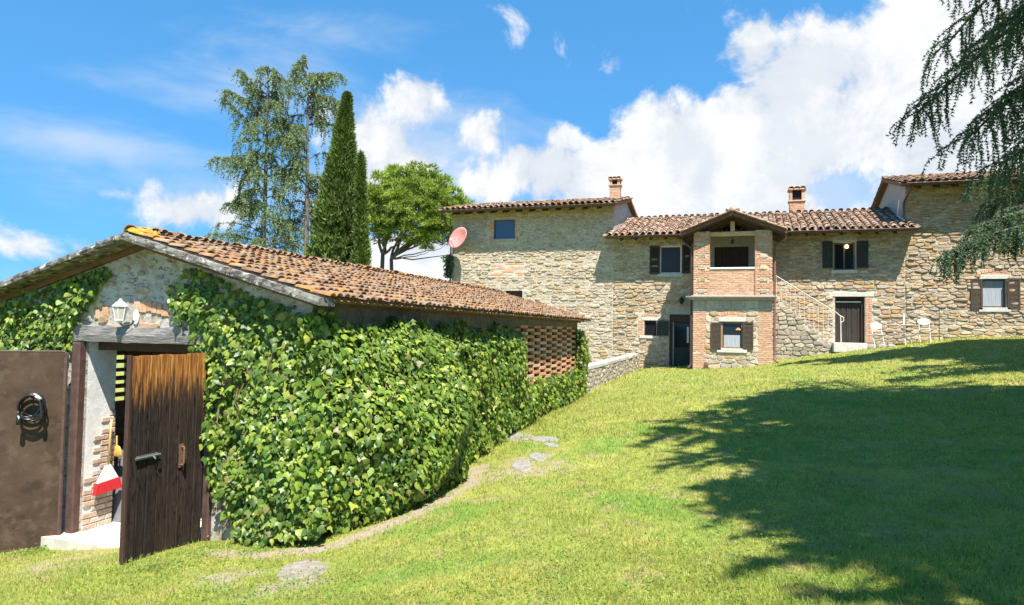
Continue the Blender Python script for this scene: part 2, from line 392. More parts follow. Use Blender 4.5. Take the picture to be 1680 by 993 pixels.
M('needles_cedar', [(.06, .105, .055), (.10, .155, .08), (.045, .08, .042), (.14, .20, .095), (.075, .12, .07)], 1.2, .2, [], .6, 0, trans=.18)
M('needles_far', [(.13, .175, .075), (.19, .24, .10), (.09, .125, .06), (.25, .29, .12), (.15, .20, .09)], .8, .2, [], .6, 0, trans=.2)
M('cypress_leaf', [(.075, .115, .022), (.12, .17, .032), (.055, .09, .018), (.165, .215, .042)], .9, .25, [], .7, 0, trans=.12)
M('pine_needles', [(.22, .29, .042), (.30, .38, .06), (.16, .22, .034), (.35, .41, .08)], .8, .25, [], .6, 0, trans=.22)
M('ivy_leaf', [(.05, .11, .018), (.11, .19, .026), (.23, .32, .044), (.06, .125, .02), (.17, .26, .034), (.31, .385, .052), (.08, .15, .024), (.05, .105, .018), (.20, .29, .04), (.38, .41, .062), (.13, .215, .03), (.07, .135, .022), (.27, .35, .048), (.20, .16, .06)],
  1.6, .18, [], .40, .12, 60, spec=.42, trans=.34)
M('ivy_stem', [(.16, .11, .07)], 10, .3, [], .9, .4, 50)
LAWN = [(0.239, 0.280, 0.039), (0.355, 0.402, 0.060), (0.100, 0.128, 0.017), (0.388, 0.407, 0.083), (0.219, 0.258, 0.035), (0.418, 0.379, 0.118), (0.132, 0.164, 0.023)]
LSP = [((.37, .335, .075), 1.1, .50, .66, .6), ((.13, .24, .03), .8, .52, .66, .7), ((.36, .27, .13), 3.1, .54, .66, .65), ((.30, .22, .12), .55, .58, .68, .5), ((.10, .20, .03), 2.3, .60, .68, .6)]
M('lawn_ground', [(.22, .24, .042)], 6, .25, LSP + [((.12, .12, .035), 18, .5, .66, .6)], .95, .6, 30, attr=('soil', (.36, .29, .21), (.27, .205, .14)))
M('grass_blade', LAWN, 2.2, .22, LSP, .55, 0, trans=.28, spec=.3)
M('weed_leaf', [(.10, .18, .03), (.14, .23, .035), (.18, .25, .05)], 2, .2, [], .5, 0, trans=.25)
M('petal_white', [(.6, .55, .3), (.6, .5, .1)], 2, 0, [], .6, 0)
M('slab_earth', [(.30, .255, .20)], 9, .25, [((.22, .19, .15), 16, .5, .66, .7), ((.17, .18, .06), 5, .56, .66, .6)], .95, .7, 40)
M('slab_stone', [(.27, .25, .215)], 9, .25, [((.20, .19, .17), 16, .52, .66, .6), ((.38, .33, .24), 6, .56, .68, .6)], .93, .5, 40)
M('plank', [(.038, .027, .023), (.052, .034, .026), (.030, .023, .020)], 8, .3, [((.13, .085, .055), 26, .60, .70, .7), ((.016, .012, .011), 13, .54, .64, .85)], .85, 1.0, 26, spec=.12, stretch=(5, 5, .4), crev=((.006, .005, .004), 7, .585, .9))

# planks whose upper, less weathered end is still orange: wear with its own shape (height along the plank plus grain)
def plank_material():
    m = MATS['plank']; nt = m.node_tree; N = nt.nodes.new; L = nt.links.new
    b = [n for n in nt.nodes if n.type == 'BSDF_PRINCIPLED'][0]
    src = b.inputs['Base Color'].links[0].from_socket
    g = N('ShaderNodeNewGeometry'); sp = N('ShaderNodeSeparateXYZ'); L(g.outputs['Position'], sp.inputs[0])
    mp = N('ShaderNodeMapping'); mp.inputs['Scale'].default_value = (13, 13, 1.0); L(g.outputs['Position'], mp.inputs[0])
    nz = N('ShaderNodeTexNoise'); nz.inputs['Scale'].default_value = 2.2; nz.inputs['Detail'].default_value = 7; nz.inputs['Roughness'].default_value = .7; L(mp.outputs[0], nz.inputs['Vector'])
    ma = N('ShaderNodeMath'); ma.operation = 'MULTIPLY_ADD'; L(nz.outputs['Fac'], ma.inputs[0]); ma.inputs[1].default_value = 1.7; L(sp.outputs[2], ma.inputs[2])
    mr = N('ShaderNodeMapRange'); mr.interpolation_type = 'SMOOTHSTEP'; L(ma.outputs[0], mr.inputs[0]); mr.inputs[1].default_value = .0; mr.inputs[2].default_value = .36; mr.inputs[4].default_value = .95
    nz2 = N('ShaderNodeTexNoise'); nz2.inputs['Scale'].default_value = 4.0; nz2.inputs['Detail'].default_value = 4; L(mp.outputs[0], nz2.inputs['Vector'])
    cr = N('ShaderNodeValToRGB'); cr.color_ramp.elements[0].color = (.24, .075, .018, 1); cr.color_ramp.elements[1].color = (.60, .27, .07, 1)
    cr.color_ramp.elements[0].position = .35; cr.color_ramp.elements[1].position = .68
    L(nz2.outputs['Fac'], cr.inputs[0])
    mx = N('ShaderNodeMix'); mx.data_type = 'RGBA'; L(mr.outputs[0], mx.inputs['Factor']); L(src, mx.inputs[6]); L(cr.outputs[0], mx.inputs[7])
    L(mx.outputs[2], b.inputs['Base Color'])
plank_material()

# ------------------------------------------------------------------ terrain
CTRL = np.array([(0, 0, -1.65), (-5.9, 6.3, -2.50), (-8.2, 6.2, -2.80), (-4.2, 6.0, -2.28), (-3.8, 8.0, -2.22), (-3.9, 10.4, -2.2), (-4.3, 12.9, -2.08), (-4.3, 16.4, -1.90),
                 (-4.3, 20.4, -1.76), (-4.4, 30, -1.58), (-2.1, 27.4, -1.40), (.87, 27.4, -1.14), (3.0, 29, -.64), (4.3, 29, -.46), (6.8, 29.5, -.10), (9.5, 29.5, .07), (14, 29.5, .3),
                 (3, 14, -1.35), (8, 15, -.75), (12, 15, -.3), (4, 6, -1.45), (9, 4, -.95), (15, 2, -.4), (0, -10, -1.75), (-7, 8.5, -2.85), (-7, 13, -2.85), (-7, 18, -2.6), (-11, 6, -3.0),
                 (-12, 13, -2.9), (-12, 21, -2.5), (-13, 30, -1.9), (-25, 10, -4), (-25, 30, -3.2), (-13, 45, -1.7), (10, 45, .4), (28, 15, .9), (28, 32, 1.2), (28, -15, .6), (-22, -15, -3.0), (-2, 3.5, -1.85), (-4.6, 3.6, -2.2)])
def _tps():
    P = CTRL[:, :2]; n = len(P)
    d = np.linalg.norm(P[:, None] - P[None], axis=2); K = np.where(d > 0, d * d * np.log(d + 1e-12), 0) + np.eye(n) * .4
    A = np.zeros((n + 3, n + 3)); A[:n, :n] = K; A[:n, n] = 1; A[:n, n + 1:] = P; A[n, :n] = 1; A[n + 1:, :n] = P.T
    return np.linalg.solve(A, np.concatenate([CTRL[:, 2], np.zeros(3)]))
_TW = _tps()
def gz(x, y):
    x = np.asarray(x, float); y = np.asarray(y, float); sh = x.shape
    q = np.stack([x.ravel(), y.ravel()], 1)
    qc = np.clip(q, [-28, -18], [30, 48])
    d = np.linalg.norm(qc[:, None] - CTRL[None, :, :2], axis=2)
    z = (d * d * np.log(d + 1e-12)) @ _TW[:-3] + _TW[-3] + qc @ _TW[-2:]
    out = np.linalg.norm(q - qc, axis=1)
    z = z * np.exp(-out / 60) + (-3.0) * (1 - np.exp(-out / 60))
    z = z + .018 * np.sin(q[:, 0] * 1.7 + 1.3 * np.sin(q[:, 1] * .9)) + .014 * np.sin(q[:, 1] * 2.3 + q[:, 0] * .8) + .008 * np.sin(q[:, 0] * 5.1) * np.sin(q[:, 1] * 4.3)
    return z.reshape(sh)
_gz_exact = gz
_hx, _hy = np.arange(-28, 30.01, .1), np.arange(-18, 48.01, .1)
_HG = None
def gz(x, y):
    """fast lookup of the same terrain on a 10 cm grid"""
    global _HG
    if _HG is None:
        hx_, hy_ = np.meshgrid(_hx, _hy); _HG = np.concatenate([_gz_exact(a, b)[None] for a, b in zip(hx_, hy_)])
    x = np.asarray(x, float); y = np.asarray(y, float)
    fx = np.clip((x + 28) / .1, 0, len(_hx) - 1.001); fy = np.clip((y + 18) / .1, 0, len(_hy) - 1.001)
    i, j = fx.astype(int), fy.astype(int); u, v = fx - i, fy - j
    return (_HG[j, i] * (1 - u) + _HG[j, i + 1] * u) * (1 - v) + (_HG[j + 1, i] * (1 - u) + _HG[j + 1, i + 1] * u) * v
def gz1(x, y): return float(gz(np.array([x]), np.array([y]))[0])
def soil_amount(x, y):
    """bare earth trodden along the foot of the ivy and by the slabs"""
    path = np.array([(-5.3, 5.95), (-4.7, 5.95), (-4.15, 6.25), (-3.82, 7.0), (-3.68, 7.9), (-3.68, 9.0), (-3.95, 10.0), (-4.15, 10.6)])
    best = np.full(x.shape, 9.0)
    for i in range(len(path) - 1):
        a, b = path[i], path[i + 1]; ab = b - a
        t = np.clip(((x - a[0]) * ab[0] + (y - a[1]) * ab[1]) / (ab @ ab), 0, 1)
        best = np.minimum(best, np.hypot(x - a[0] - t * ab[0], y - a[1] - t * ab[1]))
    s = np.clip(1.1 - best / .36, 0, 1) * .72
    for (cx, cy, r, k) in ((-3.55, 4.75, .42, .6), (-4.35, 5.1, .4, .62), (-3.1, 9.8, 1.0, .5), (-7.0, 5.6, .8, .45), (-3.3, 10.6, .7, .5), (-4.1, 20.8, .5, .5)):
        s = np.maximum(s, k * np.clip(1.4 - np.hypot(x - cx, y - cy) / r, 0, 1))
    return s
def grid_axis(lo, hi, step, far):
    a = list(np.arange(lo, hi + 1e-6, step)); s = step
    l, h = [], []
    v, s = lo, step
    while v > -far: s *= 1.25; v -= s; l.append(v)
    v, s = hi, step
    while v < far: s *= 1.25; v += s; h.append(v)
    return np.array(l[::-1] + a + h)
gx, gy = grid_axis(-9.5, 12, .17, 2500), grid_axis(1.5, 31, .17, 2500)
GX, GY = np.meshgrid(gx, gy)
V = np.stack([GX.ravel(), GY.ravel(), np.concatenate([_gz_exact(a, b) for a, b in zip(GX, GY)])], 1)
nx = len(gx); ii, jj = np.meshgrid(np.arange(nx - 1), np.arange(len(gy) - 1)); a0 = (jj * nx + ii).ravel()
me = tri_mesh('lawn', V, np.stack([a0, a0 + 1, a0 + nx + 1, a0 + nx], 1), True)
at = me.attributes.new('soil', 'FLOAT', 'POINT'); at.data.foreach_set('value', soil_amount(GX, GY).ravel().astype(np.float32))
lawn = obj('lawn', me, 'lawn_ground'); tag(lawn, 'sloping mown lawn with bare earth along the ivy', kind='structure')

# ------------------------------------------------------------------ stone walls
def clip_half(poly, px, pz, nx_, nz_):
    """keep the side where (p - (px,pz)).n <= 0"""
    out = []; n = len(poly)
    for i in range(n):
        a, b = poly[i], poly[(i + 1) % n]
        da = (a[0] - px) * nx_ + (a[1] - pz) * nz_; db = (b[0] - px) * nx_ + (b[1] - pz) * nz_
        if da <= 0: out.append(a)
        if (da < 0 < db) or (db < 0 < da):
            t = da / (da - db); out.append((a[0] + t * (b[0] - a[0]), a[1] + t * (b[1] - a[1])))
    return out
def area(poly): return .5 * sum(poly[i][0] * poly[(i + 1) % len(poly)][1] - poly[(i + 1) % len(poly)][0] * poly[i][1] for i in range(len(poly)))
def rubble(x0, x1, z0, z1, ch, aw, holes=(), joint=.02, rnd=random, top=None):
    """coursed rubble stones: list of polygons in the wall plane"""
    asp = aw / ch * .9; seeds = []; z = z0; row = 0
    while z < z1:
        h = ch * rnd.uniform(.55, 1.5); x = x0 - rnd.uniform(0, aw)
        while x < x1 + aw * .5:
            w = aw * rnd.choice((.45, .6, .8, 1, 1.15, 1.45, 1.8)); seeds.append(((x + w / 2) / asp, z + h * rnd.uniform(.25, .75))); x += w
        z += h
    S = np.array(seeds); out = []
    R = ch * 3.2
    order = np.argsort(S[:, 1]); S = S[order]
    for i, (sx, sz) in enumerate(S):
        lo, hi = np.searchsorted(S[:, 1], (sz - R, sz + R))
        nb = S[lo:hi]; d2 = (nb[:, 0] - sx) ** 2 + (nb[:, 1] - sz) ** 2
        idx = np.argsort(d2)[1:22]
        poly = [(sx - R, sz - R), (sx + R, sz - R), (sx + R, sz + R), (sx - R, sz + R)]
        for k in idx:
            if d2[k] > 4 * R * R: break
            ox, oz = nb[k]
            poly = clip_half(poly, (sx + ox) / 2, (sz + oz) / 2, ox - sx, oz - sz)
            if len(poly) < 3: break
        if len(poly) < 3: continue
        poly = [(p[0] * asp, p[1]) for p in poly]
        cx, cz = sx * asp, sz
        for (px, pz, nx_, nz_) in ((x0, 0, -1, 0), (x1, 0, 1, 0), (0, z0, 0, -1), (0, z1, 0, 1)):
            poly = clip_half(poly, px, pz, nx_, nz_)
            if len(poly) < 3: break
        if len(poly) < 3: continue
        ok = True
        for (hx0, hx1, hz0, hz1) in holes:
            pxs = [p[0] for p in poly]; pzs = [p[1] for p in poly]
            if max(pxs) <= hx0 or min(pxs) >= hx1 or max(pzs) <= hz0 or min(pzs) >= hz1: continue
            ds = [(hx0 - cx, (hx0, 0, 1, 0)), (cx - hx1, (hx1, 0, -1, 0)), (hz0 - cz, (0, hz0, 0, 1)), (cz - hz1, (0, hz1, 0, -1))]
            dmax, cl = max(ds, key=lambda q: q[0])
            if dmax < 0: ok = False; break
            poly = clip_half(poly, *cl)
            if len(poly) < 3: ok = False; break
        if not ok: continue
        A = area(poly)
        if A < .25 * ch * aw * .6: continue
        # shrink by the joint, round the corners
        n = len(poly); mx = sum(p[0] for p in poly) / n; mz = sum(p[1] for p in poly) / n
        j = joint * rnd.uniform(.6, 1.5)
        ex = max(abs(p[0] - mx) for p in poly); ez = max(abs(p[1] - mz) for p in poly)
        if ex < j * 1.6 or ez < j * 1.6: continue
        poly = [(mx + (p[0] - mx) * (1 - j / ex), mz + (p[1] - mz) * (1 - j / ez)) for p in poly]
        P2 = []
        for q in range(n):
            a, b = poly[q], poly[(q + 1) % n]
            if math.hypot(b[0] - a[0], b[1] - a[1]) < .02: P2.append(((a[0] + b[0]) / 2, (a[1] + b[1]) / 2)); continue
            t = rnd.uniform(.16, .3)
            P2 += [(a[0] + t * (b[0] - a[0]), a[1] + t * (b[1] - a[1])), (b[0] - t * (b[0] - a[0]), b[1] - t * (b[1] - a[1]))]
        if len(P2) >= 4: out.append(P2)
    return out
def stone_piece(poly, put, depth, rnd=random):
    """put(x, z, d): wall-plane point d metres proud -> world"""
    n = len(poly); mx = sum(p[0] for p in poly) / n; mz = sum(p[1] for p in poly) / n
    tx, tz = rnd.uniform(-.05, .05), rnd.uniform(-.08, .08)
    V = []
    for (k, d) in ((1.0, -.03), (1.0, depth * .45), (.93, depth * .85), (.72, depth)):
        for p in poly:
            x, z = mx + (p[0] - mx) * k, mz + (p[1] - mz) * k
            dd = d + ((x - mx) * tx + (z - mz) * tz + rnd.uniform(-.003, .003) if d > 0 else 0)
            V.append(put(x, z, max(dd, -.03)))
    Fs = []
    for r in range(3):
        for k in range(n): Fs.append((r * n + k, r * n + (k + 1) % n, (r + 1) * n + (k + 1) % n, (r + 1) * n + k))
    Fs.append(tuple(range(3 * n, 4 * n)))
    return V, Fs
def pieces(lst, name, mat, parent, rest_name, cap=300, key=None, smooth=False, label=None):
    """the pieces that show largest become objects, the rest one joined part"""
    if key is not None: lst = sorted(lst, key=key)
    for (V, Fs) in lst[:cap]:
        me = bpy.data.meshes.new(name); me.from_pydata([tuple(map(float, v)) for v in V], [], Fs); me.update()
        obj(name, me, mat, parent, smooth)
    if len(lst) > cap:
        o = join_pieces(lst[cap:]).build(rest_name, mat, parent, smooth); o['kind'] = 'stuff'
def pix_size(piece):
    """minus the picture area of a piece (largest first)"""
    V = np.array(piece[0]); x, y, q = proj(V)
    return -float((x.max() - x.min()) * (y.max() - y.min()))
def hidden(piece, x0, x1, y0, y1):
    V = np.array(piece[0]).mean(0); x, y, q = proj(V); return x0 < x < x1 and y0 < y < y1
def wall_sheet(mb, x0, x1, z0, z1, holes, y, put, reveal=.28):
    """front face of a wall in its plane with real openings and reveals; put(x, z, d) with d = depth towards the viewer"""
    xs = sorted({x0, x1, *[h[0] for h in holes], *[h[1] for h in holes]}); zs = sorted({z0, z1, *[h[2] for h in holes], *[h[3] for h in holes]})
    xs = [v for v in xs if x0 <= v <= x1]; zs = [v for v in zs if z0 <= v <= z1]
    for i in range(len(xs) - 1):
        for j in range(len(zs) - 1):
            cx, cz = (xs[i] + xs[i + 1]) / 2, (zs[j] + zs[j + 1]) / 2
            if any(h[0] < cx < h[1] and h[2] < cz < h[3] for h in holes): continue
            mb.add([put(xs[i], zs[j], 0), put(xs[i + 1], zs[j], 0), put(xs[i + 1], zs[j + 1], 0), put(xs[i], zs[j + 1], 0)], [(0, 1, 2, 3)])
    for (a, b, c, d) in holes:
        r = [(a, c), (b, c), (b, d), (a, d)]
        for k in range(4):
            p, q = r[k], r[(k + 1) % 4]
            mb.add([put(*p, 0), put(*p, -reveal), put(*q, -reveal), put(*q, 0)], [(0, 1, 2, 3)])
    return mb
def bricks_run(x0, x1, z0, z1, put, bl=.25, bh=.058, jt=.013, depth=.012, skip=None, jitter=.004, bond=True, rnd=random):
    out = []; z = z0; row = 0
    while z + bh <= z1 + .002:
        x = x0 - (bl / 2 if (row % 2 and bond) else 0)
        while x < x1 - .02:
            a, b = max(x, x0), min(x + bl, x1)
            if b - a > .05 and not (skip and skip((a + b) / 2, z + bh / 2)):
                d = depth + rnd.uniform(-jitter, jitter); e = .006
                j = lambda: rnd.uniform(-.003, .003)
                V = [put(a, z, -.02), put(b, z, -.02), put(b, z + bh, -.02), put(a, z + bh, -.02)]
                V += [put(a + j(), z + j(), d - e), put(b + j(), z + j(), d - e), put(b + j(), z + bh + j(), d - e), put(a + j(), z + bh + j(), d - e)]
                V += [put(a + e, z + e, d), put(b - e, z + e, d), put(b - e, z + bh - e, d), put(a + e, z + bh - e, d)]
                Fs = [(0, 1, 5, 4), (1, 2, 6, 5), (2, 3, 7, 6), (3, 0, 4, 7), (4, 5, 9, 8), (5, 6, 10, 9), (6, 7, 11, 10), (7, 4, 8, 11), (8, 9, 10, 11)]
                out.append((V, Fs))
            x += bl + jt
        z += bh + jt; row += 1
    return out
def arch_bricks(cx, z, half, rise, put, n=9, h=.13):
    """segmental relieving arch of bricks on edge"""
    out = []
    R = (half * half + rise * rise) / (2 * rise); zc = z + rise - R; a = math.asin(half / R)
    for i in range(n):
        t0 = -a + 2 * a * (i + .06) / n; t1 = -a + 2 * a * (i + .94) / n
        pl = [(cx + R * math.sin(t0), zc + R * math.cos(t0)), (cx + R * math.sin(t1), zc + R * math.cos(t1)),
              (cx + (R + h) * math.sin(t1), zc + (R + h) * math.cos(t1)), (cx + (R + h) * math.sin(t0), zc + (R + h) * math.cos(t0))]
        out.append(stone_piece(pl, put, .016))
    return out
def arch_infill(cx, z, half, rise, put, d0, d1, n=10):
    R = (half * half + rise * rise) / (2 * rise); zc = z + rise - R; a = math.asin(half / R)
    pts = [(cx + R * math.sin(-a + 2 * a * i / n), zc + R * math.cos(-a + 2 * a * i / n)) for i in range(n + 1)]
    mb = MB(); mb.add([put(p[0], p[1], d1) for p in pts], [tuple(range(n, -1, -1))]); return mb
# ------------------------------------------------------------------ farmhouse
YF, YL = 30.0, 27.5                      # facade plane, front of the loggia
def put_f(x, z, d): return (x, YF - d, z)
def put_l(x, z, d): return (x, YL - d, z)
def R(x0, y0, x1, y1, Y=YF):
    xm, ym = (x0 + x1) / 2, (y0 + y1) / 2
    return (atY(x0, ym, Y)[0], atY(x1, ym, Y)[0], atY(xm, y1, Y)[2], atY(xm, y0, Y)[2])
XL, XA, XB, XR = -13.38, -5.62, 5.72, 17.0      # wing boundaries along the facade
ZB = -2.4                                       # walls go down into the ground

def shutter(parent, x0, x1, z0, z1, y, mat, edge=None, louvre=True, label=None):
    mb = MB(); t = .035; s = min(.06, (x1 - x0) * .2)
    mb.box(x0, x0 + s, y - t, y, z0, z1).box(x1 - s, x1, y - t, y, z0, z1).box(x0 + s, x1 - s, y - t, y, z0, z0 + .09).box(x0 + s, x1 - s, y - t, y, z1 - .07, z1)
    if louvre:
        zz = z0 + .10
        while zz < z1 - .09:
            mb.add([(x0 + s, y - t + .002, zz), (x1 - s, y - t + .002, zz), (x1 - s, y - .004, zz + .045), (x0 + s, y - .004, zz + .045),
                    (x0 + s, y - t + .010, zz - .004), (x1 - s, y - t + .010, zz - .004)], [(0, 1, 2, 3), (0, 4, 5, 1)]); zz += .047
        mb.box(x0 + s, x1 - s, y - .003, y - .001, z0 + .09, z1 - .07)
    else:
        n = 3; w = (x1 - x0 - 2 * s) / n
        for k in range(n): mb.box(x0 + s + k * w + .004, x0 + s + (k + 1) * w - .004, y - t + .006, y - .002, z0 + .09, z1 - .07)
    o = mb.build('shutter', mat, parent)
    if edge:
        MB().box(x0, x1, y - t - .004, y + .0, z0 - .045, z0 - .002).build('shutter_foot', edge, parent)
    return o
def window(house, r, put, fmat, pane, recess=.16, fw=.055, mullion=True, sill=None, sillmat='limestone', lintel=None, shutters=(), smat='shutter_brown', sedge=None, louvre=True, arch=None, label=None):
    x0, x1, z0, z1 = r; y = put(0, 0, -recess)[1]; y0 = put(0, 0, 0)[1]
    mb = MB(); mb.box(x0, x0 + fw, y - .05, y, z0, z1).box(x1 - fw, x1, y - .05, y, z0, z1).box(x0 + fw, x1 - fw, y - .05, y, z0, z0 + fw).box(x0 + fw, x1 - fw, y - .05, y, z1 - fw, z1)
    if mullion: xm = (x0 + x1) / 2; mb.box(xm - .03, xm + .03, y - .055, y, z0 + fw, z1 - fw)
    w = mb.build('window', fmat, house)
    if label: w['label'] = label
    MB().box(x0 + fw, x1 - fw, y - .02, y - .012, z0 + fw, z1 - fw).build('pane', pane, w)
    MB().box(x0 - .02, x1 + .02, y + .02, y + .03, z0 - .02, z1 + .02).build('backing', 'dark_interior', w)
    if sill: MB().bbox(sill[0], sill[1], y0 - .07, y - .05, sill[2], sill[3], .012).build('sill', sillmat, w)
    if lintel: MB().bbox(lintel[0], lintel[1], y0 - .022, y0 + .2, lintel[2], lintel[3], .01).build('lintel', sillmat, w)
    for s in shutters: shutter(w, s[0], s[1], s[2], s[3], y0 - .035, smat, sedge, louvre)
    if arch:
        for p in arch_bricks(arch[0], arch[1], arch[2], arch[3], put):
            me = bpy.data.meshes.new('arch_brick'); me.from_pydata(p[0], [], p[1]); obj('arch_brick', me, 'brick', w)
        arch_infill(arch[0], arch[1], arch[2], arch[3], put, 0, .004).build('tympanum', 'brick', w)
    return w

# ---- roofs of clay tiles
def arch_tile(r0, r1, ln, n=6, th=.016, lift=.03, hz=.78):
    """cover tile along +Y (up the slope); wide end at y=0, raised; closed front rim"""
    V = []
    for (y, r, z) in ((0, r0, lift), (ln * .5, (r0 + r1) / 2, lift * .5), (ln, r1, 0)):
        for k in range(n + 1):
            a = math.pi * k / n; V.append((-math.cos(a) * r, y, math.sin(a) * r * hz + z))
    for k in range(n + 1):
        a = math.pi * k / n; V.append((-math.cos(a) * (r0 - th), .001, math.sin(a) * (r0 - th) * hz + lift - .004))
    for k in range(n + 1):
        a = math.pi * k / n; V.append((-math.cos(a) * (r0 - th), .12, math.sin(a) * (r0 - th) * hz * .95 + lift - .01))
    m = n + 1; Fs = []
    for r in range(2):
        for k in range(n): Fs.append((r * m + k, r * m + k + 1, (r + 1) * m + k + 1, (r + 1) * m + k))
    for k in range(n): Fs.append((3 * m + k, 3 * m + k + 1, k + 1, k)); Fs.append((4 * m + k, 4 * m + k + 1, 3 * m + k + 1, 3 * m + k))
    return V, Fs
def roof_slope(house, roofpart, O, A, U, L, S, pitch, expo, r, mat, cap=300, jit=1.0, first=None, rnd=random, key=pix_size, clip=None, name='roof_tile', hz=.78, lift=.028):
    """O eave corner, A unit along the eave, U unit up the slope, L length, S slope length"""
    A, U = Vector(A), Vector(U); Nn = A.cross(U).normalized()
    if Nn.z < 0: Nn = -Nn
    X = U.cross(Nn).normalized()
    variants = []
    for q in range(4):
        V, Fs = arch_tile(r * (1 + .04 * q - .06), r * .80, expo * 1.18, lift=lift * (1 + .2 * q), hz=hz)
        me = bpy.data.meshes.new(name); me.from_pydata(V, [], Fs); me.update()
        me.polygons.foreach_set('use_smooth', np.ones(len(Fs), dtype=bool)); me.materials.append(MATS[mat]); variants.append((me, np.array(V), Fs))
    place = []
    nc = int(round(L / pitch)); nr = int(math.ceil(S / expo))
    for i in range(nc):
        colj = rnd.uniform(-.012, .012)
        for j in range(nr):
            p = Vector(O) + A * ((i + .5) * L / nc + colj + rnd.uniform(-.009, .009) * jit) + U * (j * expo - .05 + colj + rnd.uniform(-.022, .022) * jit) + Nn * (.035 + rnd.uniform(-.006, .008) * jit)
            if clip and clip(p): continue
            rz = rnd.uniform(-.05, .05) * jit; sc = rnd.uniform(.94, 1.06)
            m = Matrix(((X.x, U.x, Nn.x, p.x), (X.y, U.y, Nn.y, p.y), (X.z, U.z, Nn.z, p.z), (0, 0, 0, 1))) @ Matrix.Rotation(rz, 4, 'Z') @ Matrix.Rotation(rnd.uniform(-.02, .03) * jit, 4, 'X') @ Matrix.Scale(sc, 4)
            x, y, q = proj(np.array(p))
            on = -60 < x < W + 60 and -60 < y < H + 60 and q > 0
            place.append(((q if on else 1e6) + (0 if key is pix_size else 0), m, rnd.randrange(4)))
    place.sort(key=lambda t: t[0])
    inv = pinv(roofpart)
    for (_, m, v) in place[:cap]:
        o = bpy.data.objects.new(name, variants[v][0]); COL.objects.link(o); o.parent = roofpart; o.matrix_parent_inverse = inv; o.matrix_basis = m
    if len(place) > cap:
        Vs, Fa = [], []
        off = 0
        for (_, m, v) in place[cap:]:
            VV = variants[v][1]; mm = np.array(m); Vs.append(VV @ mm[:3, :3].T + mm[:3, 3]); Fa.append(np.array(variants[v][2]) + off); off += len(VV)
        me = tri_mesh('tile_field', np.concatenate(Vs), np.concatenate(Fa), True)
        o = obj('tile_field', me, mat, roofpart); o['kind'] = 'stuff'
    return nc
def channels(mb, O, A, U, L, S, nc, depth=.05):
    """troughs between the cover tiles, one mesh with the deck"""
    A, U = np.array(A, float), np.array(U, float); Nn = np.cross(A, U); Nn = Nn if Nn[2] > 0 else -Nn
    w = L / nc; O = np.array(O, float)
    for i in range(nc + 1):
        c = O + A * (i * w)
        pts = [(-w * .42, .045), (-w * .25, .015), (0, .004), (w * .25, .015), (w * .42, .045)]
        V = [c + A * p + Nn * q - U * .03 for p, q in pts] + [c + A * p + Nn * q + U * S for p, q in pts]
        mb.add(V, [(k, k + 1, k + 6, k + 5) for k in range(4)])
def deck(mb, O, A, U, L, S, t=.07):
    A, U = np.array(A, float), np.array(U, float); Nn = np.cross(A, U); Nn = Nn if Nn[2] > 0 else -Nn; O = np.array(O, float)
    p = [O, O + A * L, O + A * L + U * S, O + U * S]; mb.prism([q - Nn * t for q in p], Nn, t)
def ridge_tiles(roofpart, P0, P1, r, ln, mat, sag=.0, name='ridge_tile', rnd=random):
    P0, P1 = Vector(P0), Vector(P1); D = (P1 - P0); L = D.length; D.normalize(); n = int(L / ln)
    V, Fs = arch_tile(r, r * .86, ln * 1.12, lift=.022)
    me = bpy.data.meshes.new(name); me.from_pydata(V, [], Fs); me.update(); me.polygons.foreach_set('use_smooth', np.ones(len(Fs), dtype=bool)); me.materials.append(MATS[mat])
    up = Vector((0, 0, 1)); X = D.cross(up).normalized(); inv = pinv(roofpart)
    for i in range(n):
        p = P0 + D * (i * L / n) + up * rnd.uniform(-.012, .012) + X * rnd.uniform(-.015, .015)
        m = Matrix(((X.x, D.x, up.x, p.x), (X.y, D.y, up.y, p.y), (X.z, D.z, up.z, p.z), (0, 0, 0, 1))) @ Matrix.Rotation(rnd.uniform(-.05, .05), 4, 'Z') @ Matrix.Rotation(rnd.uniform(-.03, .03), 4, 'X')
        o = bpy.data.objects.new(name, me); COL.objects.link(o); o.parent = roofpart; o.matrix_parent_inverse = inv; o.matrix_basis = m
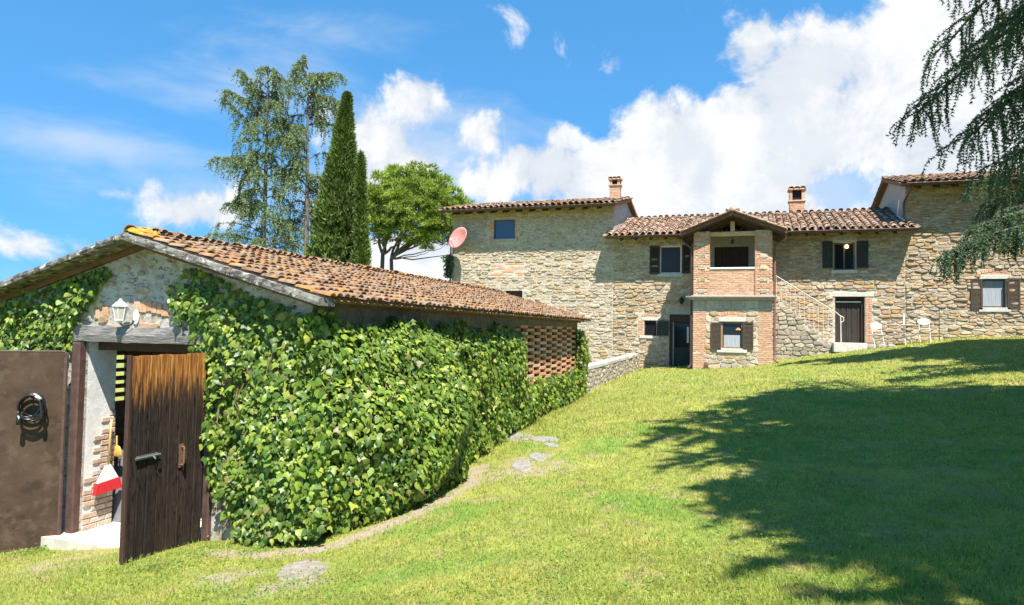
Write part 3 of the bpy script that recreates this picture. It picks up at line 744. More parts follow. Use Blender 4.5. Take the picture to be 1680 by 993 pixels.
def gable_roof(house, x0, x1, ze, zr, yr, ye=29.2, pitch=.27, expo=.38, cap=300, back=True, wood='wood_rafter', clip=None, mat='roof_tile'):
    """ridge along X at (yr, zr); front eave at (ye, ze)"""
    dy, dz = yr - ye, zr - ze; S = math.hypot(dy, dz); U = (0, dy / S, dz / S)
    mb = MB(); deck(mb, (x0, ye, ze), (1, 0, 0), U, x1 - x0, S)
    nc = int(round((x1 - x0) / pitch)); channels(mb, (x0, ye, ze), (1, 0, 0), U, x1 - x0, S, nc)
    Ub = (0, -dy / S, dz / S); deck(mb, (x0, 2 * yr - ye, ze), (1, 0, 0), Ub, x1 - x0, S)
    rp = mb.build('roof', 'clay_dark', house)
    roof_slope(house, rp, (x0, ye, ze), (1, 0, 0), U, x1 - x0, S, pitch, expo, pitch * .40, mat, cap, clip=clip)
    roof_slope(house, rp, (x0, 2 * yr - ye, ze), (1, 0, 0), Ub, x1 - x0, S, pitch, expo, pitch * .40, mat, 0, clip=clip)
    ridge_tiles(rp, (x0, yr, zr + .03), (x1, yr, zr + .03), .13, .36, mat)
    # soffit boards just under the deck
    nz = dy / S
    for (u, oy) in ((U, ye), (Ub, 2 * yr - ye)):
        s = MB(); o = np.array((x0 + .02, oy, ze)); s.prism([o + np.array((0, 0, -.125)) + np.array(u) * .03, o + np.array((x1 - x0 - .04, 0, -.125)) + np.array(u) * .03,
                  o + np.array((x1 - x0 - .04, 0, -.125)) + np.array(u) * (S - .02), o + np.array((0, 0, -.125)) + np.array(u) * (S - .02)], (0, 0, 1), .045)
        s.build('soffit', wood, house)
    return rp
def rafters(house, x0, x1, ze, ye, slope, step=.62):
    x = x0 + .3
    while x < x1 - .1:
        MB().prism([(x, ye + .06, ze - .135 + slope * .06), (x, ye + .06, ze - .235 + slope * .06), (x, YF + .05, ze - .235 + slope * (YF + .05 - ye)), (x, YF + .05, ze - .135 + slope * (YF + .05 - ye))], (1, 0, 0), .09).build('rafter', 'wood_brown', house)
        x += step
def gutter(house, x0, x1, y, z, mat='gutter_brown', r=.075):
    V = []; n = 8; mb = MB()
    for x in (x0, x1):
        for k in range(n + 1):
            a = math.pi * k / n; V.append((x, y - math.cos(a) * r, z - math.sin(a) * r))
        for k in range(n + 1):
            a = math.pi * k / n; V.append((x, y - math.cos(a) * (r - .01), z - math.sin(a) * (r - .01)))
    m = 2 * (n + 1); Fs = []
    for k in range(n): Fs += [(k, k + 1, m + k + 1, m + k), (n + 1 + k, m + n + 1 + k, m + n + 2 + k, n + 2 + k)]
    for s in (0, m):
        for k in range(n): Fs.append((s + k, s + n + 1 + k, s + n + 2 + k, s + k + 1))
    mb.add(V, Fs); mb.tube([(x0, y - r, z), (x1, y - r, z)], .012, 5)
    return mb.build('gutter', mat, house)
def chimney(house, x, y, z0, z1, w, d, crown=.26):
    """brick stack, open vent storey under a tiled cap"""
    zb = z1 - crown * 1.5
    st = MB().box(x - w / 2 + .01, x + w / 2 - .01, y - d / 2 + .01, y + d / 2 - .01, z0, zb).build('chimney', 'brick_mortar', house)
    for face in range(3):
        if face == 0: pf = lambda a, b, dd: (a, y - d / 2 - dd + .01, b); a0, a1 = x - w / 2, x + w / 2
        elif face == 1: pf = lambda a, b, dd: (x + w / 2 + dd - .01, a, b); a0, a1 = y - d / 2, y + d / 2
        else: pf = lambda a, b, dd: (x - w / 2 - dd + .01, a, b); a0, a1 = y - d / 2, y + d / 2
        pcs = bricks_run(a0, a1, z0, zb - .04, pf, bl=.22, bh=.06, jt=.012)
        for (V, Fs) in pcs:
            me = bpy.data.meshes.new('brick'); me.from_pydata(V, [], Fs); obj('brick', me, 'brick', st)
    MB().bbox(x - w / 2 - .05, x + w / 2 + .05, y - d / 2 - .05, y + d / 2 + .05, zb - .03, zb + .03, .01).build('collar', 'brick', st)
    vent = MB()
    for sx in (-1, 1):
        for sy in (-1, 1):
            cx, cy = x + sx * (w / 2 - .06), y + sy * (d / 2 - .06); vent.box(cx - .06, cx + .06, cy - .06, cy + .06, zb + .03, z1 - .13)
    vent.build('vent_pillars', 'brick', st)
    MB().box(x - w / 2 + .1, x + w / 2 - .1, y - d / 2 + .1, y + d / 2 - .1, zb + .03, z1 - .14).build('flue', 'dark_interior', st)
    MB().bbox(x - w / 2 - .07, x + w / 2 + .07, y - d / 2 - .07, y + d / 2 + .07, z1 - .13, z1 - .06, .012).build('cap', 'brick', st)
    for k in range(max(2, int(w / .16))):
        n = max(2, int(w / .16)); cx = x - w / 2 - .05 + (k + .5) * (w + .1) / n
        V, Fs = arch_tile((w + .1) / n * .52, (w + .1) / n * .48, d + .16, lift=.02)
        V = [(v[0] + cx, v[1] + y - d / 2 - .1, v[2] * .8 + z1 - .065) for v in V]
        me = bpy.data.meshes.new('cap_tile'); me.from_pydata(V, [], Fs); obj('cap_tile', me, 'roof_tile', st, True)
    return st

# ---- openings (X0, X1, Z0, Z1 on the facade)
o_w1 = R(810, 361, 845, 392); o_hole = R(829, 477, 857, 492)
o_w2 = R(1083, 404, 1118, 449); o_w3 = R(1057, 526, 1077, 551); o_d1 = R(1098, 516, 1135, 604)
o_w5 = R(1368, 398, 1403, 443); o_d2 = R(1370, 487, 1419, 566); o_w6 = R(1611, 458, 1651, 505)
o_w4 = R(1183, 528, 1219, 572, YL)
o_ld = R(1172, 405, 1228, 484)                      # door at the back of the loggia

# ---- left wing
lw = thing('farmhouse_wing', 'tall stone farmhouse wing with the satellite dish at its corner', 'building', ((XL + XA) / 2, 33, ZB))
ze_l, yr = 5.52, 33.2; zr_l = 6.42
sl_l = (zr_l - ze_l) / (yr - 29.2)
zt = ze_l + sl_l * .8 - .12
holes = [o_w1, o_hole]
mb = MB(); wall_sheet(mb, XL, XA, ZB, zt, holes, YF, put_f)
wl = mb.build('wall', 'mortar_pale', lw)
mb = MB()
for xx in (XL, XA):
    mb.add([(xx, YF, ZB), (xx, YF, zt), (xx, yr, zr_l - .12), (xx, 36.4, zt), (xx, 36.4, ZB)], [(0, 1, 2, 3, 4)])
mb.add([(XL, 36.4, ZB), (XA, 36.4, ZB), (XA, 36.4, zt), (XL, 36.4, zt)], [(0, 1, 2, 3)])
mb.build('side_wall', 'plaster_grey', lw)
patch = R(806, 431, 860, 452)
brick_j = [(o_w1[0] - .22, o_w1[0], o_w1[2] - .1, o_w1[3] + .1), (o_w1[1], o_w1[1] + .22, o_w1[2] - .1, o_w1[3] + .1)]
hol = [(o_w1[0] - .24, o_w1[1] + .24, o_w1[2] - .17, o_w1[3] + .26), (o_hole[0] - .05, o_hole[1] + .05, o_hole[2], o_hole[3] + .06), patch]
polys = rubble(XL, XA, -1.75, zt, .118, .32, hol, .019)
st = [stone_piece(p, put_f, random.choice((.004, .010, .018, .028, .04))) for p in polys]
pieces(st, 'stone', 'stone_pale', wl, 'stonework', 300, pix_size)
bp = bricks_run(patch[0], patch[1], patch[2], patch[3], put_f, depth=.008, skip=lambda x, z: random.random() < .28)
for q in brick_j: bp += bricks_run(q[0], q[1], q[2], q[3], put_f, bl=.2, depth=.008)
pieces(bp, 'brick', 'brick_screen', wl, 'brickwork', 300)
window(lw, o_w1, put_f, 'window_frame', 'glass_blue', mullion=False, recess=.14, sill=(o_w1[0] - .14, o_w1[1] + .14, o_w1[2] - .12, o_w1[2]), sillmat='stone_grey',
       lintel=(o_w1[0] - .13, o_w1[1] + .13, o_w1[3], o_w1[3] + .15), arch=((o_w1[0] + o_w1[1]) / 2, o_w1[3] + .152, .46, .05))
MB().box(o_hole[0], o_hole[1], YF + .15, YF + .18, o_hole[2], o_hole[3]).build('hatch', 'wood_brown', lw)
gable_roof(lw, XL - .3, XA + .22, ze_l, zr_l, yr, wood='wood_rafter')
MB().prism([(XA + .18, 29.22, ze_l - .13), (XA + .18, 29.22, ze_l - .02), (XA + .18, yr, zr_l - .01), (XA + .18, yr, zr_l - .12)], (1, 0, 0), .045).build('verge_board', 'wood_orange', lw)
MB().prism([(XA + .18, 37.2, ze_l - .13), (XA + .18, 37.2, ze_l - .02), (XA + .18, yr, zr_l - .01), (XA + .18, yr, zr_l - .12)], (1, 0, 0), .045).build('verge_board', 'wood_orange', lw)
rafters(lw, XL, XA, ze_l, 29.2, sl_l)
gutter(lw, XL - .33, XA + .18, 29.16, ze_l - .03)
pc = atY(738, 372, 29.85)
MB().tube([(XL - .22, 29.16, ze_l - .09), (XL - .22, 29.2, ze_l - .2), (XL - .02, 29.88, ze_l - .95), (XL - .02, 29.9, ze_l - 2.6), (XL - .02, 29.9, ZB + 1)], .045, 8).build('downpipe', 'gutter_brown', lw)
c1 = atY(1010, 292, 32.2); cw = atY(1019, 310, 32.2)[0] - atY(1001, 310, 32.2)[0]
chimney(lw, c1[0], 32.2, 5.9, c1[2], cw * .92, cw * .8)

# ---- middle block
mw = thing('farmhouse_block', 'low middle farmhouse block behind the brick loggia and outside stair', 'building', ((XA + XB) / 2, 33, ZB))
ze_m, zr_m = 4.10, 5.40; sl_m = (zr_m - ze_m) / (yr - 29.2); zt = ze_m + sl_m * .8 - .12
holes = [o_w2, o_w3, o_d1, o_w5, o_d2, o_ld]
mb = MB(); wall_sheet(mb, XA + .002, XB - .002, ZB, zt, holes, YF, put_f)
wm = mb.build('wall', 'mortar_warm', mw)
mb = MB(); mb.add([(XA, 36.4, ZB), (XB, 36.4, ZB), (XB, 36.4, zt), (XA, 36.4, zt)], [(0, 1, 2, 3)]); mb.build('back_wall', 'plaster_grey', mw)
gr = lambda o, a, b, c, d: (o[0] - a, o[1] + b, o[2] - c, o[3] + d)
stair_hide = (.85, 1.4, ZB, .6)
hol = [gr(o_w2, .04, .04, .16, .02), gr(o_w3, .26, .06, .16, .32), gr(o_d1, .12, .1, .1, .3), gr(o_w5, .06, .06, .16, .16), gr(o_d2, .05, .27, .1, .22), (-2.0, .84, ZB, zt)]
polys = rubble(XA, XB, -1.75, zt, .122, .34, hol, .016)
st = [stone_piece(p, put_f, random.choice((.012, .02, .03, .042, .055))) for p in polys]
pieces(st, 'stone', 'stone_ochre', wm, 'stonework', 300, pix_size)
bp = bricks_run(o_w3[0] - .25, o_w3[0] - .02, o_w3[2] - .02, o_w3[3] + .03, put_f, bl=.2, depth=.015)
bp += bricks_run(o_d2[1] + .02, o_d2[1] + .25, o_d2[2] + .1, o_d2[3], put_f, bl=.22, depth=.015)
bp += bricks_run(o_d1[0] - .11, o_d1[0] - .01, o_d1[2], o_d1[3], put_f, bl=.11, depth=.012)
pieces(bp, 'brick', 'brick', wm, 'brickwork', 300)
s_l, s_r = R(1066, 404, 1083, 450), R(1119, 402, 1134, 449)
window(mw, o_w2, put_f, 'white_frame', 'mosquito_net', mullion=False, recess=.05, fw=.045, sill=(o_w2[0] - .1, o_w2[1] + .08, o_w2[2] - .13, o_w2[2]), sillmat='limestone',
       shutters=[s_l, s_r], smat='shutter_brown')
s3 = R(1078, 527, 1097, 551)
window(mw, o_w3, put_f, 'wood_brown', 'glass_dark', mullion=False, recess=.1, fw=.04, sill=(o_w3[0] - .2, o_w3[1] + .12, o_w3[2] - .12, o_w3[2]), sillmat='limestone',
       lintel=(o_w3[0] - .1, o_w3[1] + .08, o_w3[3], o_w3[3] + .13), shutters=[s3], smat='shutter_green', louvre=False, arch=((o_w3[0] + o_w3[1]) / 2, o_w3[3] + .132, .3, .09))
sg_l, sg_r = R(1349, 396, 1366, 440), R(1405, 396, 1424, 440)
window(mw, o_w5, put_f, 'window_frame', 'glass_dark', mullion=True, recess=.14, sill=(o_w5[0] - .1, o_w5[1] + .1, o_w5[2] - .14, o_w5[2]), lintel=(o_w5[0] - .1, o_w5[1] + .1, o_w5[3], o_w5[3] + .13),
       sillmat='limestone', shutters=[sg_l, sg_r], smat='shutter_green', sedge='shutter_edge', louvre=False)
lb = atY(1389, 405, YF + .05); lp = thing('lamp_globe', 'small lit yellow lamp seen in the window with dark green shutters', 'lamp', (lb[0], YF + .105, lb[2]))
MB().lathe([(.006, .075), (.04, .06), (.058, .02), (.058, -.02), (.04, -.05), (.01, -.06)], (lb[0], YF + .03, lb[2])).build('globe', 'bulb', lp, True)
MB().tube([(lb[0], YF + .03, lb[2] + .07), (lb[0], YF + .03, o_w5[3])], .008, 6).build('cord', 'lantern_black', lp)
# ground-floor door
MB().box(o_d1[0], o_d1[0] + .12, YF + .04, YF + .1, o_d1[2], o_d1[3] - .0).box(o_d1[1] - .06, o_d1[1], YF + .04, YF + .1, o_d1[2], o_d1[3]).box(o_d1[0] + .12, o_d1[1] - .06, YF + .04, YF + .1, o_d1[3] - .3, o_d1[3]).build('door_frame', 'wood_brown', mw)
dx0, dx1 = o_d1[0] + .12, o_d1[1] - .06; dz0, dz1 = o_d1[2] + .12, o_d1[3] - .3
dr = MB().box(dx0, dx0 + .1, YF + .16, YF + .2, dz0, dz1).box(dx1 - .08, dx1, YF + .16, YF + .2, dz0, dz1).box(dx0 + .1, dx1 - .08, YF + .16, YF + .2, dz0, dz0 + .75).box(dx0 + .1, dx1 - .08, YF + .16, YF + .2, dz1 - .1, dz1).build('door', 'shutter_green', mw)
MB().box(dx0 + .1, dx1 - .08, YF + .18, YF + .19, dz0 + .75, dz1 - .1).build('pane', 'glass_dark', dr)
gx0 = atY(1127, 550, YF + .17)
MB().box(gx0[0], gx0[0] + .14, YF + .165, YF + .175, gx0[2] - .33, gx0[2] + .34).build('painted_daylight', 'white_plaster', dr)  # pale panel whose colour stands in for daylight seen through the house
MB().box(dx0 + .012, dx0 + .05, YF + .13, YF + .16, dz0, dz1).build('door_stile', 'pale_metal', dr)
MB().box(o_d1[0] - .1, o_d1[1] + .05, YF - .12, YF + .16, o_d1[2] - .12, o_d1[2] + .06).build('doorstep', 'stone_grey', mw)
MB().bbox(o_d1[0] - .1, o_d1[1] + .1, YF - .02, YF + .16, o_d1[3], o_d1[3] + .2, .01).build('door_lintel', 'stone_grey', mw)
for p in arch_bricks((o_d1[0] + o_d1[1]) / 2, o_d1[3] + .2, .5, .12, put_f, 10, .12):
    me = bpy.data.meshes.new('arch_brick'); me.from_pydata(p[0], [], p[1]); obj('arch_brick', me, 'brick', mw)
arch_infill((o_d1[0] + o_d1[1]) / 2, o_d1[3] + .2, .5, .12, put_f, 0, .005).build('tympanum', 'stone_grey', mw)
# door with hanging strip curtain
MB().bbox(o_d2[0] - .36, o_d2[1] + .32, YF - .025, YF + .2, o_d2[3], o_d2[3] + .19, .012).build('door_lintel', 'limestone', mw)
df = MB().box(o_d2[0], o_d2[0] + .05, YF + .16, YF + .24, o_d2[2], o_d2[3]).box(o_d2[1] - .11, o_d2[1], YF + .12, YF + .24, o_d2[2], o_d2[3]).box(o_d2[0] + .05, o_d2[1] - .11, YF + .16, YF + .24, o_d2[3] - .1, o_d2[3]).build('door_frame', 'wood_brown', mw)
cx0, cx1 = o_d2[0] + .05, o_d2[1] - .11; ns = 14
for k in range(ns):
    a, b = cx0 + (cx1 - cx0) * k / ns, cx0 + (cx1 - cx0) * (k + .94) / ns; yy = YF + .2 + .012 * (k % 3)
    MB().add([(a, yy, o_d2[2] + .02), ((a + b) / 2, yy - .012, o_d2[2] + .02), (b, yy, o_d2[2] + .02), (b, yy, o_d2[3] - .22), ((a + b) / 2, yy - .012, o_d2[3] - .22), (a, yy, o_d2[3] - .22)], [(0, 1, 4, 5), (1, 2, 3, 4)]).build('curtain_strip', 'curtain_dark', df)
MB().box(cx0, cx1, YF + .15, YF + .19, o_d2[3] - .22, o_d2[3] - .17).build('curtain_rail', 'white_frame', df)
MB().box(o_d2[0] - .05, o_d2[1] + .05, YF + .24, YF + .26, o_d2[2] - .1, o_d2[3] + .05).build('door_backing', 'dark_interior', mw)
MB().box(o_d1[0] - .05, o_d1[1] + .05, YF + .26, YF + .28, o_d1[2] - .1, o_d1[3] + .05).build('door_backing', 'dark_interior', mw)
def mid_clip(p): return (XA - .02 > p.x and p.y > YF - .02) or (p.x > XB + .03 and p.y > YF - .03)
rp = gable_roof(mw, XA - .22, XB + .24, ze_m, zr_m, yr, pitch=.285, expo=.40, clip=mid_clip)
rafters(mw, XA + .1, -2.6, ze_m, 29.2, sl_m); rafters(mw, 1.2, XB, ze_m, 29.2, sl_m)
gutter(mw, XA - .24, -2.45, 29.15, ze_m - .03); gutter(mw, 1.15, XB + .28, 29.15, ze_m - .03)
c2 = atY(1307, 309, 34.0); cw = atY(1321, 330, 34.0)[0] - atY(1294, 330, 34.0)[0]
chimney(mw, c2[0], 34.0, 4.9, c2[2], cw * .9, cw * .8, .42)

# ---- right wing
rw = thing('farmhouse_wing', 'tall stone farmhouse wing behind the hanging cedar branch', 'building', ((XB + XR) / 2, 33, ZB))
ze_r, zr_r = 5.80, 6.80; sl_r = (zr_r - ze_r) / (yr - 29.2); zt = ze_r + sl_r * .8 - .12
mb = MB(); wall_sheet(mb, XB, XR, ZB + 1, zt, [o_w6], YF, put_f)
wr = mb.build('wall', 'mortar_warm', rw)
mb = MB()
for xx in (XB, XR): mb.add([(xx, YF, ZB), (xx, YF, zt), (xx, yr, zr_r - .12), (xx, 36.4, zt), (xx, 36.4, ZB)], [(0, 1, 2, 3, 4)])
mb.add([(XB, 36.4, ZB), (XR, 36.4, ZB), (XR, 36.4, zt), (XB, 36.4, zt)], [(0, 1, 2, 3)]); mb.build('side_wall', 'plaster_grey', rw)
hol = [(o_w6[0] - .03, o_w6[1] + .03, o_w6[2] - .2, o_w6[3] + .36)]
polys = rubble(XB, 12.2, -.45, zt, .118, .33, hol, .014)
st = [stone_piece(p, put_f, random.choice((.014, .025, .036, .05, .065))) for p in polys]
pieces(st, 'stone', 'stone_ochre', wr, 'stonework', 300, pix_size)
s6l, s6r = R(1592, 458, 1611, 508), R(1652, 457, 1673, 508)
window(rw, o_w6, put_f, 'window_frame', 'curtain', mullion=False, recess=.16, fw=.06, sill=(o_w6[0] - .12, o_w6[1] + .12, o_w6[2] - .16, o_w6[2]), lintel=(o_w6[0] - .1, o_w6[1] + .1, o_w6[3], o_w6[3] + .15), sillmat='limestone',
       shutters=[s6l, s6r], smat='shutter_brown', arch=((o_w6[0] + o_w6[1]) / 2, o_w6[3] + .152, .5, .11))
gable_roof(rw, XB - .28, XR + .3, ze_r, zr_r, yr, cap=300)
for yy in (29.22, 37.2):
    MB().prism([(XB - .25, yy, ze_r - .13), (XB - .25, yy, ze_r - .02), (XB - .25, yr, zr_r - .01), (XB - .25, yr, zr_r - .12)], (1, 0, 0), .045).build('verge_board', 'wood_orange', rw)
rafters(rw, XB, 13, ze_r, 29.2, sl_r); gutter(rw, XB - .05, XR + .3, 29.16, ze_r - .03)
MB().tube([(XB + .0, 29.16, ze_r - .09), (XB + .02, 29.2, ze_r - .22), (XB - .07, 29.86, ze_r - .62), (XB - .07, 29.88, ze_r - .8), (XB - .07, 29.88, 4.32)], .045, 8).build('downpipe', 'gutter_brown', rw)
pw = thing('antenna_pole', 'thin bent white pipe on the middle roof against the right wing', 'pipe', (XB - .25, 30.6, 4.5))
pts = [atX(1475, 328, XB - .3), atX(1472, 354, XB - .25), atX(1484, 362, XB - .08)]
MB().tube(pts, .018, 6).build('pipe', 'white_metal', pw)

# ---- loggia
lg = thing('loggia', 'brick loggia with tiled gable roof, shuttered window below, open balcony above', 'porch', (-.6, 28.7, ZB))
xl, xr = -2.03, .84
zc = R(1137, 484, 1268, 493, YL)[3]                  # top of the stone string course
zg = 1.28
holes = [o_w4]
mb = MB(); wall_sheet(mb, xl, xr, ZB, zg, holes, YL, put_l)
mb.add([(xl, YL, ZB), (xl, YF - .05, ZB), (xl, YF - .05, zg), (xl, YL, zg)], [(0, 1, 2, 3)]); mb.add([(xr, YL, ZB), (xr, YF - .05, ZB), (xr, YF - .05, zg), (xr, YL, zg)], [(0, 1, 2, 3)])
gw = mb.build('lower_wall', 'mortar_warm', lg)
zq = R(1137, 500, 1160, 605, YL)
ql, qr = (xl, xl + .52), (xr - .5, xr)
def qskip(x, z): return random.random() < .02
bl = bricks_run(xl, xl + .5, -1.62, zg - .36, put_l, skip=qskip) + bricks_run(xr - .5, xr, -1.62, zg - .36, put_l, skip=qskip)
hol = [gr(o_w4, .06, .06, .17, .36), (-2.1, xl + .42, ZB, 3), (xr - .42, 3, ZB, 3)]
polys = rubble(xl, xr, -1.6, zg - .33, .19, .36, hol, .017)
pieces([stone_piece(p, put_l, random.choice((.015, .025, .035))) for p in polys], 'stone', 'stone_ochre', gw, 'stonework', 300, pix_size)
pieces(bl, 'brick', 'brick', gw, 'brickwork', 300, pix_size)
# grey slabs under the cornice
n = 6
for k in range(n):
    a, b = xl + (xr - xl) * k / n, xl + (xr - xl) * (k + 1) / n - .012
    MB().bbox(a, b, YL - .02, YL + .1, zg - .33, zg - .012, .01).build('slab', 'stone_grey', gw)
s4l, s4r = R(1166, 529, 1183, 574, YL), R(1219, 529, 1236, 574, YL)
w4 = window(lg, o_w4, put_l, 'shutter_edge', 'glass_dark', mullion=False, recess=.1, fw=.06, sill=(o_w4[0] - .15, o_w4[1] + .15, o_w4[2] - .16, o_w4[2]), lintel=(o_w4[0] - .1, o_w4[1] + .1, o_w4[3], o_w4[3] + .16), sillmat='limestone',
       shutters=[s4l, s4r], smat='shutter_brown', arch=((o_w4[0] + o_w4[1]) / 2, o_w4[3] + .162, .46, .12))
q = R(1189, 550, 1213, 570, YL); MB().box(q[0] - .04, q[1] + .02, YL + .065, YL + .075, q[2] - .02, q[3]).build('half_curtain', 'curtain', w4)
q = R(1209, 535, 1216, 541, YL); MB().lathe([(.02, .09), (.07, .05), (.1, 0), (.02, -.01)], ((q[0] + q[1]) / 2 - .03, YL + .06, q[2] - .02), 10, 1, .15).build('lamp_shade', 'lamp_amber', w4)
# floor slab / string course with its gutter
MB().bbox(xl - .08, xr + .08, YL - .13, YF - .02, zg, zg + .16, .02).build('floor_slab', 'gutter_grey', lg)
gutter(lg, xl - .26, xr + .14, YL - .2, zg + .12, 'gutter_grey', .07)
# upper storey: two piers, parapet
zf, zp = zg + .16, R(1164, 440, 1238, 484, YL)[3]; ztp = 3.93
pl0, pl1, pr0, pr1 = xl, xl + .60, xr - .62, xr
core = MB().box(pl0 + .01, pl1 - .01, YL + .006, YL + .55, zf, ztp).build('pier', 'brick_mortar', lg)
core2 = MB().box(pr0 + .01, pr1 - .01, YL + .006, YL + .55, zf, ztp).build('pier', 'brick_mortar', lg)
par = MB().box(pl1 - .01, pr0 + .01, YL + .036, YL + .3, zf, zp - .04).build('parapet', 'brick_mortar', lg)
MB().bbox(pl1 + .003, pr0 - .003, YL - .01, YL + .34, zp - .04, zp + .03, .012).build('parapet_cap', 'white_frame', lg)
put_p = lambda x, z, d: (x, YL + .04 - d, z)
zz = [R(0, y - 4, 10, y + 4, YL) for y in ()]
ins = []
for c in ((pl0 + pl1) / 2, (pr0 + pr1) / 2):
    for py in (384, 401, 420, 439, 459, 478):
        z = atY(1150 if c < -.6 else 1252, py, YL)[2]; ins.append((c - .13 + random.uniform(-.02, .02), c + .13 + random.uniform(-.02, .02), z - .08, z + .08))
def inskip(x, z): return any(a - .06 < x < b + .06 and c < z < d for (a, b, c, d) in ins)
for core_o, a, b in ((core, pl0, pl1), (core2, pr0, pr1)):
    pcs = bricks_run(a, b, zf + .005, ztp - .06, put_l, bl=.19, skip=inskip)
    pieces(pcs, 'brick', 'brick', core_o, 'brickwork', 300)
    sd = a if core_o is core2 else b; sg = -1 if core_o is core2 else 1
    pcs = bricks_run(YL + .02, YL + .54, zp + .05, ztp - .06, lambda x, z, d, sd=sd, sg=sg: (sd + sg * (d - .01), x, z), bl=.25)
    pieces(pcs, 'brick', 'brick', core_o, 'brickwork', 0)
    for (x0, x1, z0, z1) in ins:
        if a < x0 < b:
            pol = [(x0, z0 + .02), (x0 + .03, z0), (x1 - .03, z0 + .005), (x1, z0 + .03), (x1 - .005, z1 - .03), (x1 - .04, z1), (x0 + .04, z1 - .005), (x0, z1 - .03)]
            p = stone_piece(pol, put_l, .028); me = bpy.data.meshes.new('inset_stone'); me.from_pydata(p[0], [], p[1]); obj('inset_stone', me, 'stone_pale', core_o)
pieces(bricks_run(pl1, pr0, zf + .005, zp - .05, put_p), 'brick', 'brick', par, 'brickwork', 300)
# side parapets and rear pilasters
for sx in (xl, xr - .25): MB().box(sx + .01, sx + .24, YL + .555, YF - .02, zf, zp).build('side_parapet', 'brick_mortar', lg)
# back door seen in the balcony
bd = MB().box(o_ld[0], o_ld[1], YF + .05, YF + .1, zf, o_ld[3]).build('balcony_door', 'wood_brown', lg)
n = 4; wdt = (o_ld[1] - o_ld[0]) / n
for k in range(n): MB().bbox(o_ld[0] + k * wdt + .05, o_ld[0] + (k + 1) * wdt - .05, YF + .025, YF + .06, zf + .2, o_ld[3] - .12, .015).build('door_panel', 'wood_brown', bd)
MB().add([(xl, YF - .012, zf), (o_ld[0], YF - .012, zf), (o_ld[0], YF - .012, 4.6), (xl, YF - .012, 4.6), (o_ld[1], YF - .012, zf), (xr, YF - .012, zf), (xr, YF - .012, 4.6), (o_ld[1], YF - .012, 4.6), (o_ld[0], YF - .012, o_ld[3]), (o_ld[1], YF - .012, o_ld[3])],
         [(0, 1, 2, 3), (4, 5, 6, 7), (8, 9, 7, 2)]).build('plaster_panel', 'plaster_grey', lg)
# roof timbers
xc = (xl + xr) / 2; zap = 4.60; zev = 3.86; hx = 1.86
MB().bbox(xl + .02, xr - .02, YL + .08, YL + .3, ztp - .17, ztp - .01, .02).build('tie_beam', 'wood_beam_pale', lg)
MB().bbox(xc - .08, xc + .08, YL + .1, YL + .26, ztp - .01, zap - .26, .01).build('king_post', 'wood_beam_pale', lg)
sl_g = (zap - zev) / hx
for s in (-1, 1):
    MB().prism([(xc, YL + .1, zap - .28), (xc, YL + .1, zap - .14), (xc + s * (hx - .15), YL + .1, zev - .08), (xc + s * (hx - .15), YL + .1, zev - .22)], (0, 1, 0), .14).build('principal_rafter', 'wood_brown', lg)
    S = math.hypot(hx, zap - zev); U = (-s * hx / S, 0, (zap - zev) / S)
    y0, y1 = YL - .38, 30.6
    mb = MB(); deck(mb, (xc + s * hx, y0, zev), (0, 1, 0), U, y1 - y0, S, .06); channels(mb, (xc + s * hx, y0, zev), (0, 1, 0), U, y1 - y0, S, 12)
    rp = mb.build('roof', 'clay_dark', lg)
    roof_slope(lg, rp, (xc + s * hx, y0, zev), (0, 1, 0), U, y1 - y0, S, .26, .38, .10, 'roof_tile', 60, clip=lambda p: p.z < ze_m + sl_m * (p.y - 29.2) + .05 and p.y > 29.15)
    # verge board and the dark boards beneath
    MB().prism([(xc, y0 - .02, zap - .13), (xc, y0 - .02, zap - .015), (xc + s * (hx + .02), y0 - .02, zev - .015), (xc + s * (hx + .02), y0 - .02, zev - .13)], (0, 1, 0), .05).build('verge_board', 'wood_rafter', lg)
    MB().prism([(xc, y0 + .03, zap - .15), (xc, y0 + .03, zap - .075), (xc + s * (hx - .04), y0 + .03, zev - .07), (xc + s * (hx - .04), y0 + .03, zev - .145)], (0, 1, 0), YF - y0 - .1).build('soffit', 'wood_brown', lg)
    gx = xc + s * (hx + .03); gm = MB()
    gm.tube([(gx, YL - .3, zev - .06), (gx, 29.2, zev - .06)], .06, 8); gm.build('gutter', 'gutter_brown', lg)
    px = xl - .08 if s < 0 else xr + .08
    gzz = gz1(px, YL - .1) + .05
    gm = MB(); gm.tube([(gx, YL + .25, zev - .1), (gx, YL + .3, zev - .22), (px, YL + .12, zev - .55), (px, YL + .1, zev - .75), (px, YL + .1, gzz + .25), (px, YL + .06, gzz + .12), (px + s * .1, YL - .05, gzz)], .045, 8)
    gm.build('downpipe', 'gutter_brown' if s < 0 else 'copper_pipe', lg)
MB().lathe([(.005, .16), (.09, .13), (.12, .05), (.12, -.04), (.1, -.06)], (xc, YL - .3, zap + .06), 12, 1, .6).build('ridge_end_tile', 'roof_tile', lg, True)
ridge_tiles(rp, (xc, YL - .36, zap + .02), (xc, 31.0, zap + .02), .12, .36, 'roof_tile')
cp = atY(1159, 600, YL)
vd = MB().lathe([(.0, 0), (.075, 0), (.09, .02), (.075, .035), (.0, .04)], (0, 0, 0), 14).build('vent_disc', 'copper_pipe', lg)
vd.matrix_basis = Matrix.Translation((cp[0], YL - .045, cp[2] + .06)) @ Matrix.Rotation(math.radians(90), 4, 'X')
hl = thing('hanging_lantern', 'small dark lantern hanging from the loggia beam', 'lantern', (xc, YL + .2, 3.75))
MB().tube([(xc, YL + .2, ztp - .17), (xc, YL + .2, 3.62)], .008, 5).build('chain', 'lantern_black', hl)
